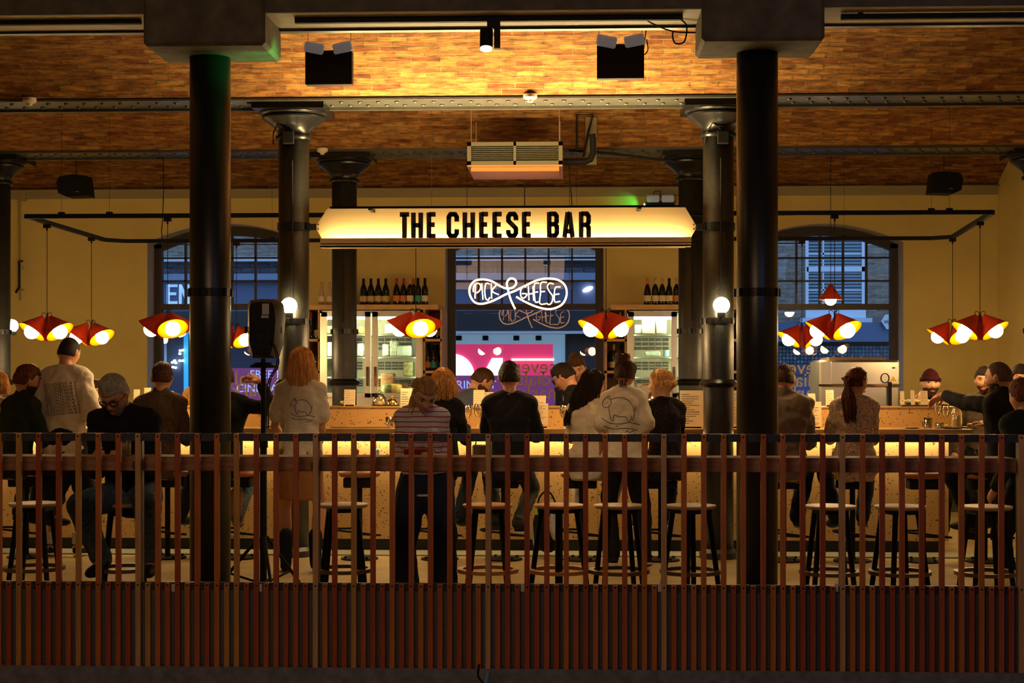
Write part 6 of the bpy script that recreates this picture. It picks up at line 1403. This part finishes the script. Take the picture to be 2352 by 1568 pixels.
Y = 11.62; cx = person('blonde woman standing in a white tee with a line drawing, brown skirt and black boots', 690, Y, 4, 1.72, 'stand', female=True, lean=2, head=(-14, 6, -2), skin='a', hair=dict(style='long', c='strawberry', len=.21, wrap=.60, n=300, taper=.015, r=.007), face=False,
  arms={1: dict(to=(.12, .28, 1.0), pole=(.25, -.6, -1)), -1: dict(to=(-.13, .26, .98), pole=(-.5, -.5, -.8))}, top=dict(m=wht_c, sleeve=.62, flare=.022, fit=.020, crop=0, fold=.035), bottom=dict(kind='skirt', m=tan_sk, hem=.545, flare=.012), shoes='boot', shoe_col=black_c)
def linedraw(cx, curves, c, s, name='line_drawing', th=.0016):
    mb = MB()
    for cv in curves:
        p = smoothpath([V((x * s, 0, z * s)) for x, z in cv], 4)
        for a, b in zip(p[:-1], p[1:]):
            d = (b - a); 
            if d.length < 1e-6: continue
            d.normalize(); n = V((-d.z, 0, d.x)) * th; mb.add([a + n, b + n, b - n, a - n], [(0, 1, 2, 3)])
    obj(decal(None, cx['top_me'], mb, c, .003), name, ink_c, cx['root'])
PIG = [[(-.9, .7), (-.95, .45), (-.75, .35), (-.6, .45), (-.5, .62), (-.6, .8), (-.75, .85), (-.9, .7)], [(-.55, .75), (-.1, .85), (.35, .7), (.6, .3), (.62, -.05), (.5, -.3)], [(-.62, .42), (-.6, .1), (-.5, -.25), (-.42, -.28), (-.38, .0)], [(-.38, .0), (-.1, -.1), (.2, -.1), (.3, -.3), (.42, -.3), (.5, -.05)], [(-.85, .5), (-.8, .52)], [(-.72, .62), (-.7, .6)], [(-.7, .85), (-.65, .95), (-.55, .85)],
  [(-1, -.15), (-.6, -.4), (-.1, -.45), (.4, -.38), (.9, -.5)], [(-.9, -.55), (-.4, -.7), (.2, -.66), (.8, -.78)], [(.6, .2), (.72, .3), (.66, .4)], [(-.3, -.55), (-.25, -.58), (-.2, -.54)], [(.2, -.85), (.3, -.8), (.4, -.88), (.55, -.8), (.65, -.86)]]
linedraw(cx, PIG, V((.03, -.1, 1.21)), .095)
person('curly blonde person in black seated at the bar, behind the woman in the striped top', 1012, 12.4, -6, 1.70, female=True, lean=8, head=(4, 6, 0), hair=dict(style='curly', c='blonde', len=.17, n=260, wave=.014, curl=9, spread=1.12), face=False, top=dict(m=black_c, sleeve=1.9), bottom=dict(kind='trousers', m=dkden))
Y = 9.42; red_st = stripes('striped_jersey', (.60, .56, .56), (.38, .02, .04), .030, .20)
cx = person('woman in a red and white striped top at the railing, head bowed', 978, Y, 180, 1.56, 'stand', female=True, lean=8, bend=14, skin='c', hk=.97, head=(14, 40, -8), vox=.006, bulk=1.0, sidelean=2, hair=dict(style='pony', c='darkblonde', tie=(0, -.115, -.03), fall=(.05, .02, -.16), w=.04, len=.2, n=120, wave=.02, thick=1.05, front=.058),
  arms={1: dict(to=(.08, .30, .99), pole=(.15, -.5, -1), curl=.8, palm=(-1, 0, .3)), -1: dict(to=(-.07, .31, .99), pole=(-.15, -.5, -1), curl=.8, palm=(1, 0, .3))}, top=dict(m=red_st, sleeve=1.55, fit=.014, drop=.06, fold=.014, name='striped_top', vox=.009), bottom=dict(kind='trousers', m=navy_c, fit=.03, flare=.02))
mb = MB().box(cx['WR'][1].lerp(cx['WR'][-1], .5) + V((0, .07, .02)), (.17, .012, .10), (-.9, 0, .1)); obj(mb, 'red_purse', mat('red_purse_leather', (.35, .02, .015), .5), None); o = bpy.data.objects['red_purse']
o.matrix_world = cx['root'].matrix_world.copy(); o.location = cx['root'].location; o.rotation_euler = cx['root'].rotation_euler; tag(o, 'dark red purse held by the woman in the striped top', 'purse')
Yb = 14.15; cx = person('bearded barman with cropped hair and striped apron strap, bent forward in profile', 1030, Yb, -62, 1.78, 'stand', zoff=-.10, lean=12, bend=26, skin='a', head=(-4, 34, 0), vox=.0075, hair=dict(style='short', c='brown', thick=1.05, front=.06), beard='beard', top=dict(m=cloth('slate_shirt', (.07, .085, .13)), sleeve=1.5), bottom=dict(kind='trousers', m=black_c), arms={1: dict(to=(.12, .42, 1.06)), -1: dict(to=(-.08, .44, 1.06))})
mb = MB().tube(smoothpath([cx['nb'] + V((.09, -.05, -.04)), cx['nb'] + V((.075, .0, .025)), cx['nb'] + V((.08, .07, -.05)), cx['mid'] + V((.05, .17, .0))]), .011, 8); obj(mb, 'apron_strap', wht_c, cx['root'], 'all')
Y = 12.40; cx = person('dark haired man in a black tee with a strap across his back, seated', 1170, Y, 0, 1.80, lean=4, head=(8, 4, 0), skin='b', hair=dict(style='short', c='dark', topvol=.006, thick=1.10, rough=.08), face=False, arms={1: dict(to=(.20, .36, 1.05)), -1: dict(to=(-.12, .40, 1.05))}, top=dict(m=black_c, sleeve=.85, flare=.012, fit=.018, fold=.02), bottom=dict(kind='trousers', m=cloth('olive_trousers', (.03, .035, .03))), shoes='trainer', feet={1: (.07, .05, .30), -1: (-.12, .28, .30)})
mk = MB()
for x in (-.008, .006): mk.prism([(x - .004, -.035), (x + .003, -.035), (x + .005, .0), (x + .003, .012), (x - .004, .012), (x - .006, 0)], 0, .0005)
mk.prism([(.012, .005), (.019, .013), (.015, -.004)], 0, .0005)
mk.v = [(v[0], 0, v[2]) for v in mk.v]; obj(decal(None, cx['top_me'], mk, V((.0, -.1, 1.355)), .003), 'back_logo', wht_c, cx['root'])
sb = MB(); bv = []
for k in range(14): t_ = k / 13; sb.v += [(.14 - .30 * t_ - .012, 0, .20 - .34 * t_ - .012), (.14 - .30 * t_ + .012, 0, .20 - .34 * t_ + .012)]
sb.f = [(2 * k, 2 * k + 1, 2 * k + 3, 2 * k + 2) for k in range(13)]; obj(decal(None, cx['top_me'], sb, V((0, -.1, 1.13)), .008), 'bag_strap', mat('shiny_black_strap', (.02, .02, .02), .25), cx['root'], True)
Y = 14.0; cx = person('young barman with dark hair and glasses looking down to the left', 1362, Y, 68, 1.74, 'stand', zoff=-.05, lean=10, bend=20, head=(0, 34, 0), skin='a', vox=.0075, hair=dict(style='short', c='dark', topvol=.012), top=dict(m=black_c, sleeve=1.2), bottom=dict(kind='trousers', m=black_c), arms={1: dict(to=(.14, .40, 1.06)), -1: dict(to=(-.1, .42, 1.06))}); glasses(cx)
mb = MB().tube(smoothpath([cx['nb'] + V((-.09, -.05, -.04)), cx['nb'] + V((-.075, .0, .025)), cx['nb'] + V((-.08, .07, -.05)), cx['mid'] + V((-.05, .17, .0))]), .010, 8); obj(mb, 'apron_strap', wht_c, cx['root'], 'all')
person('tall brown haired barman behind, looking down with his face turned to us', 1332, 14.75, 160, 1.86, 'stand', zoff=-.12, lean=5, head=(18, 26, 6), skin='a', hair=dict(style='short', c='brown', topvol=.016, rough=.1), top=dict(m=navy_c, sleeve=1.5), bottom=dict(kind='trousers', m=black_c))
Y = 12.36; person('woman with very long dark hair in a white tee, turned right at the bar', 1350, Y, -12, 1.66, female=True, lean=6, head=(-48, 8, 0), skin='b', hair=dict(style='long', c='dark', len=.34, n=380, wrap=.6, side=-.13, wave=.008, r=.0075), top=dict(m=wht_c, sleeve=.8, flare=.01, drop=.05), bottom=dict(kind='trousers', m=whitetr), shoe_col=black_c, arms={1: dict(to=(.18, .36, 1.03)), -1: dict(to=(-.12, .36, 1.04))})
Y = 12.08; cx = person('standing woman with a messy bun and a white tee with a bear line drawing', 1433, Y, 0, 1.63, 'stand', female=True, lean=5, head=(-22, 10, 0), skin='b', hair=dict(style='bun', c='brown', at=(-.014, -.045, .118), rough=.08), face=False, bulk=1.0,
  arms={1: dict(to=(.17, .17, .86), pole=(.2, -1, -.3)), -1: dict(to=(-.17, .17, .86), pole=(-.2, -1, -.3))}, top=dict(m=wht_c, sleeve=.70, flare=.028, fit=.022, gw=1.03, fold=.03, vox=.011), bottom=dict(kind='trousers', m=black_c), shoes='trainer', shoe_col=black_c, feet={1: (.17, .05, .09), -1: (-.08, .0, .09)})
linedraw(cx, PIG, V((-.02, -.1, 1.17)), .155, th=.0022)
Y = 12.36; person('blonde woman in black with red lips, her face turned left towards the bun', 1528, Y, 14, 1.66, female=True, lean=4, head=(58, 2, 0), skin='c', lips=redlip, hair=dict(style='bob', c='paleblonde', len=.05, n=260, wave=.012, wrap=.55, curl=5), top=dict(m=cloth('black_sequin', (.014, .012, .012), (60, .9, (.03, .02, .02))), sleeve=1.85, name='jumper'), bottom=dict(kind='trousers', m=black_c), shoes='trainer', vox=.0075)
Y = 12.42; person('heavy man in a taupe shirt leaning on the bar, cut by a near column', 1798, Y, -8, 1.80, lean=14, head=(-14, 14, 0), skin='b', bulk=1.12, hair=dict(style='short', c='brown', thick=1.05), face=False, top=dict(m=gsh, sleeve=1.5, fit=.024, drop=.05, fold=.04, name='shirt', collar=1), bottom=dict(kind='trousers', m=black_c))
Y = 12.38; person('woman with a long auburn ponytail and a speckled blouse, seated with her head turned right', 1963, Y, 0, 1.70, female=True, lean=3, head=(-52, 4, 0), skin='b', hair=dict(style='pony', c='auburn', tie=(.015, -.118, .0), fall=(.01, -.07, -.30), w=.055, n=260, wave=.014), top=dict(m=cream_sp, sleeve=1.35, fit=.020, drop=.06, fold=.03, name='blouse'), bottom=dict(kind='trousers', m=dkden), bulk=1.06, vox=.0075)
Y = 14.25; person('bearded man in a dark red beanie facing us from behind the bar', 2133, Y, 178, 1.66, 'stand', zoff=-.11, lean=6, bend=4, head=(0, -2, 0), skin='c', beard='beard', hair=dict(style='beanie', c='dark', m=cloth('burgundy_knit', (.035, .003, .006), (60, .3))), top=dict(m=black_c, sleeve=1.9), bottom=dict(kind='trousers', m=black_c), vox=.0065, arms={1: dict(to=to(2136, Y, 178, 2116, 902, 13.98), pole=(1, 0, -1), hand=(-.2, .1, 1), palm=(-.5, -1, 0), curl=.8), -1: dict(to=(-.15, .30, 1.12))})
person('dark haired man facing us, half hidden behind the pointing man\'s head', 2258, 14.25, 172, 1.66, 'stand', zoff=-.08, lean=6, head=(-6, 4, 0), skin='a', hair=dict(style='short', c='dark'), beard='stubble', top=dict(m=brn, sleeve=1.9), bottom=dict(kind='trousers', m=black_c))
person('dark haired person whose hair top peeps over the pointing man at the right', 2336, 14.4, 180, 1.69, 'stand', zoff=-.08, head=(0, 10, 0), skin='a', hair=dict(style='short', c='dark'), top=dict(m=black_c, sleeve=1.9), bottom=dict(kind='trousers', m=black_c))
Y = 12.36; yw = 34; person('balding man in a black jacket pointing left with his arm outstretched over the counter', 2312, Y, yw, 1.80, lean=4, head=(14, 6, 0), skin='b', beard='stubble', hair=dict(style='shaved', c='shaved', front=.075), face=True, vox=.0065, twist=10,
  arms={-1: dict(to=to(2312, Y, yw, 2150, 903, 12.85), pole=(-.3, -.3, -.6), hand=V(to(2312, Y, yw, 2110, 922, 12.93)) - V(to(2312, Y, yw, 2150, 903, 12.85)), palm=(-.2, -.2, -1), curl=.35), 1: dict(to=(.2, .34, 1.05))}, top=dict(m=black_c, sleeve=1.86, fit=.024, name='jacket', fold=.02, collar=1), bottom=dict(kind='trousers', m=black_c))
person('person in dark green with brown curls at the right edge of the picture', 2362, 11.7, 20, 1.72, 'stand', zoff=-.25, lean=4, head=(10, 6, 0), hair=dict(style='short', c='auburn', topvol=.02, rough=.12, thick=1.14), face=False, top=dict(m=dgr, sleeve=1.9, fit=.022, name='jacket'), bottom=dict(kind='trousers', m=black_c))
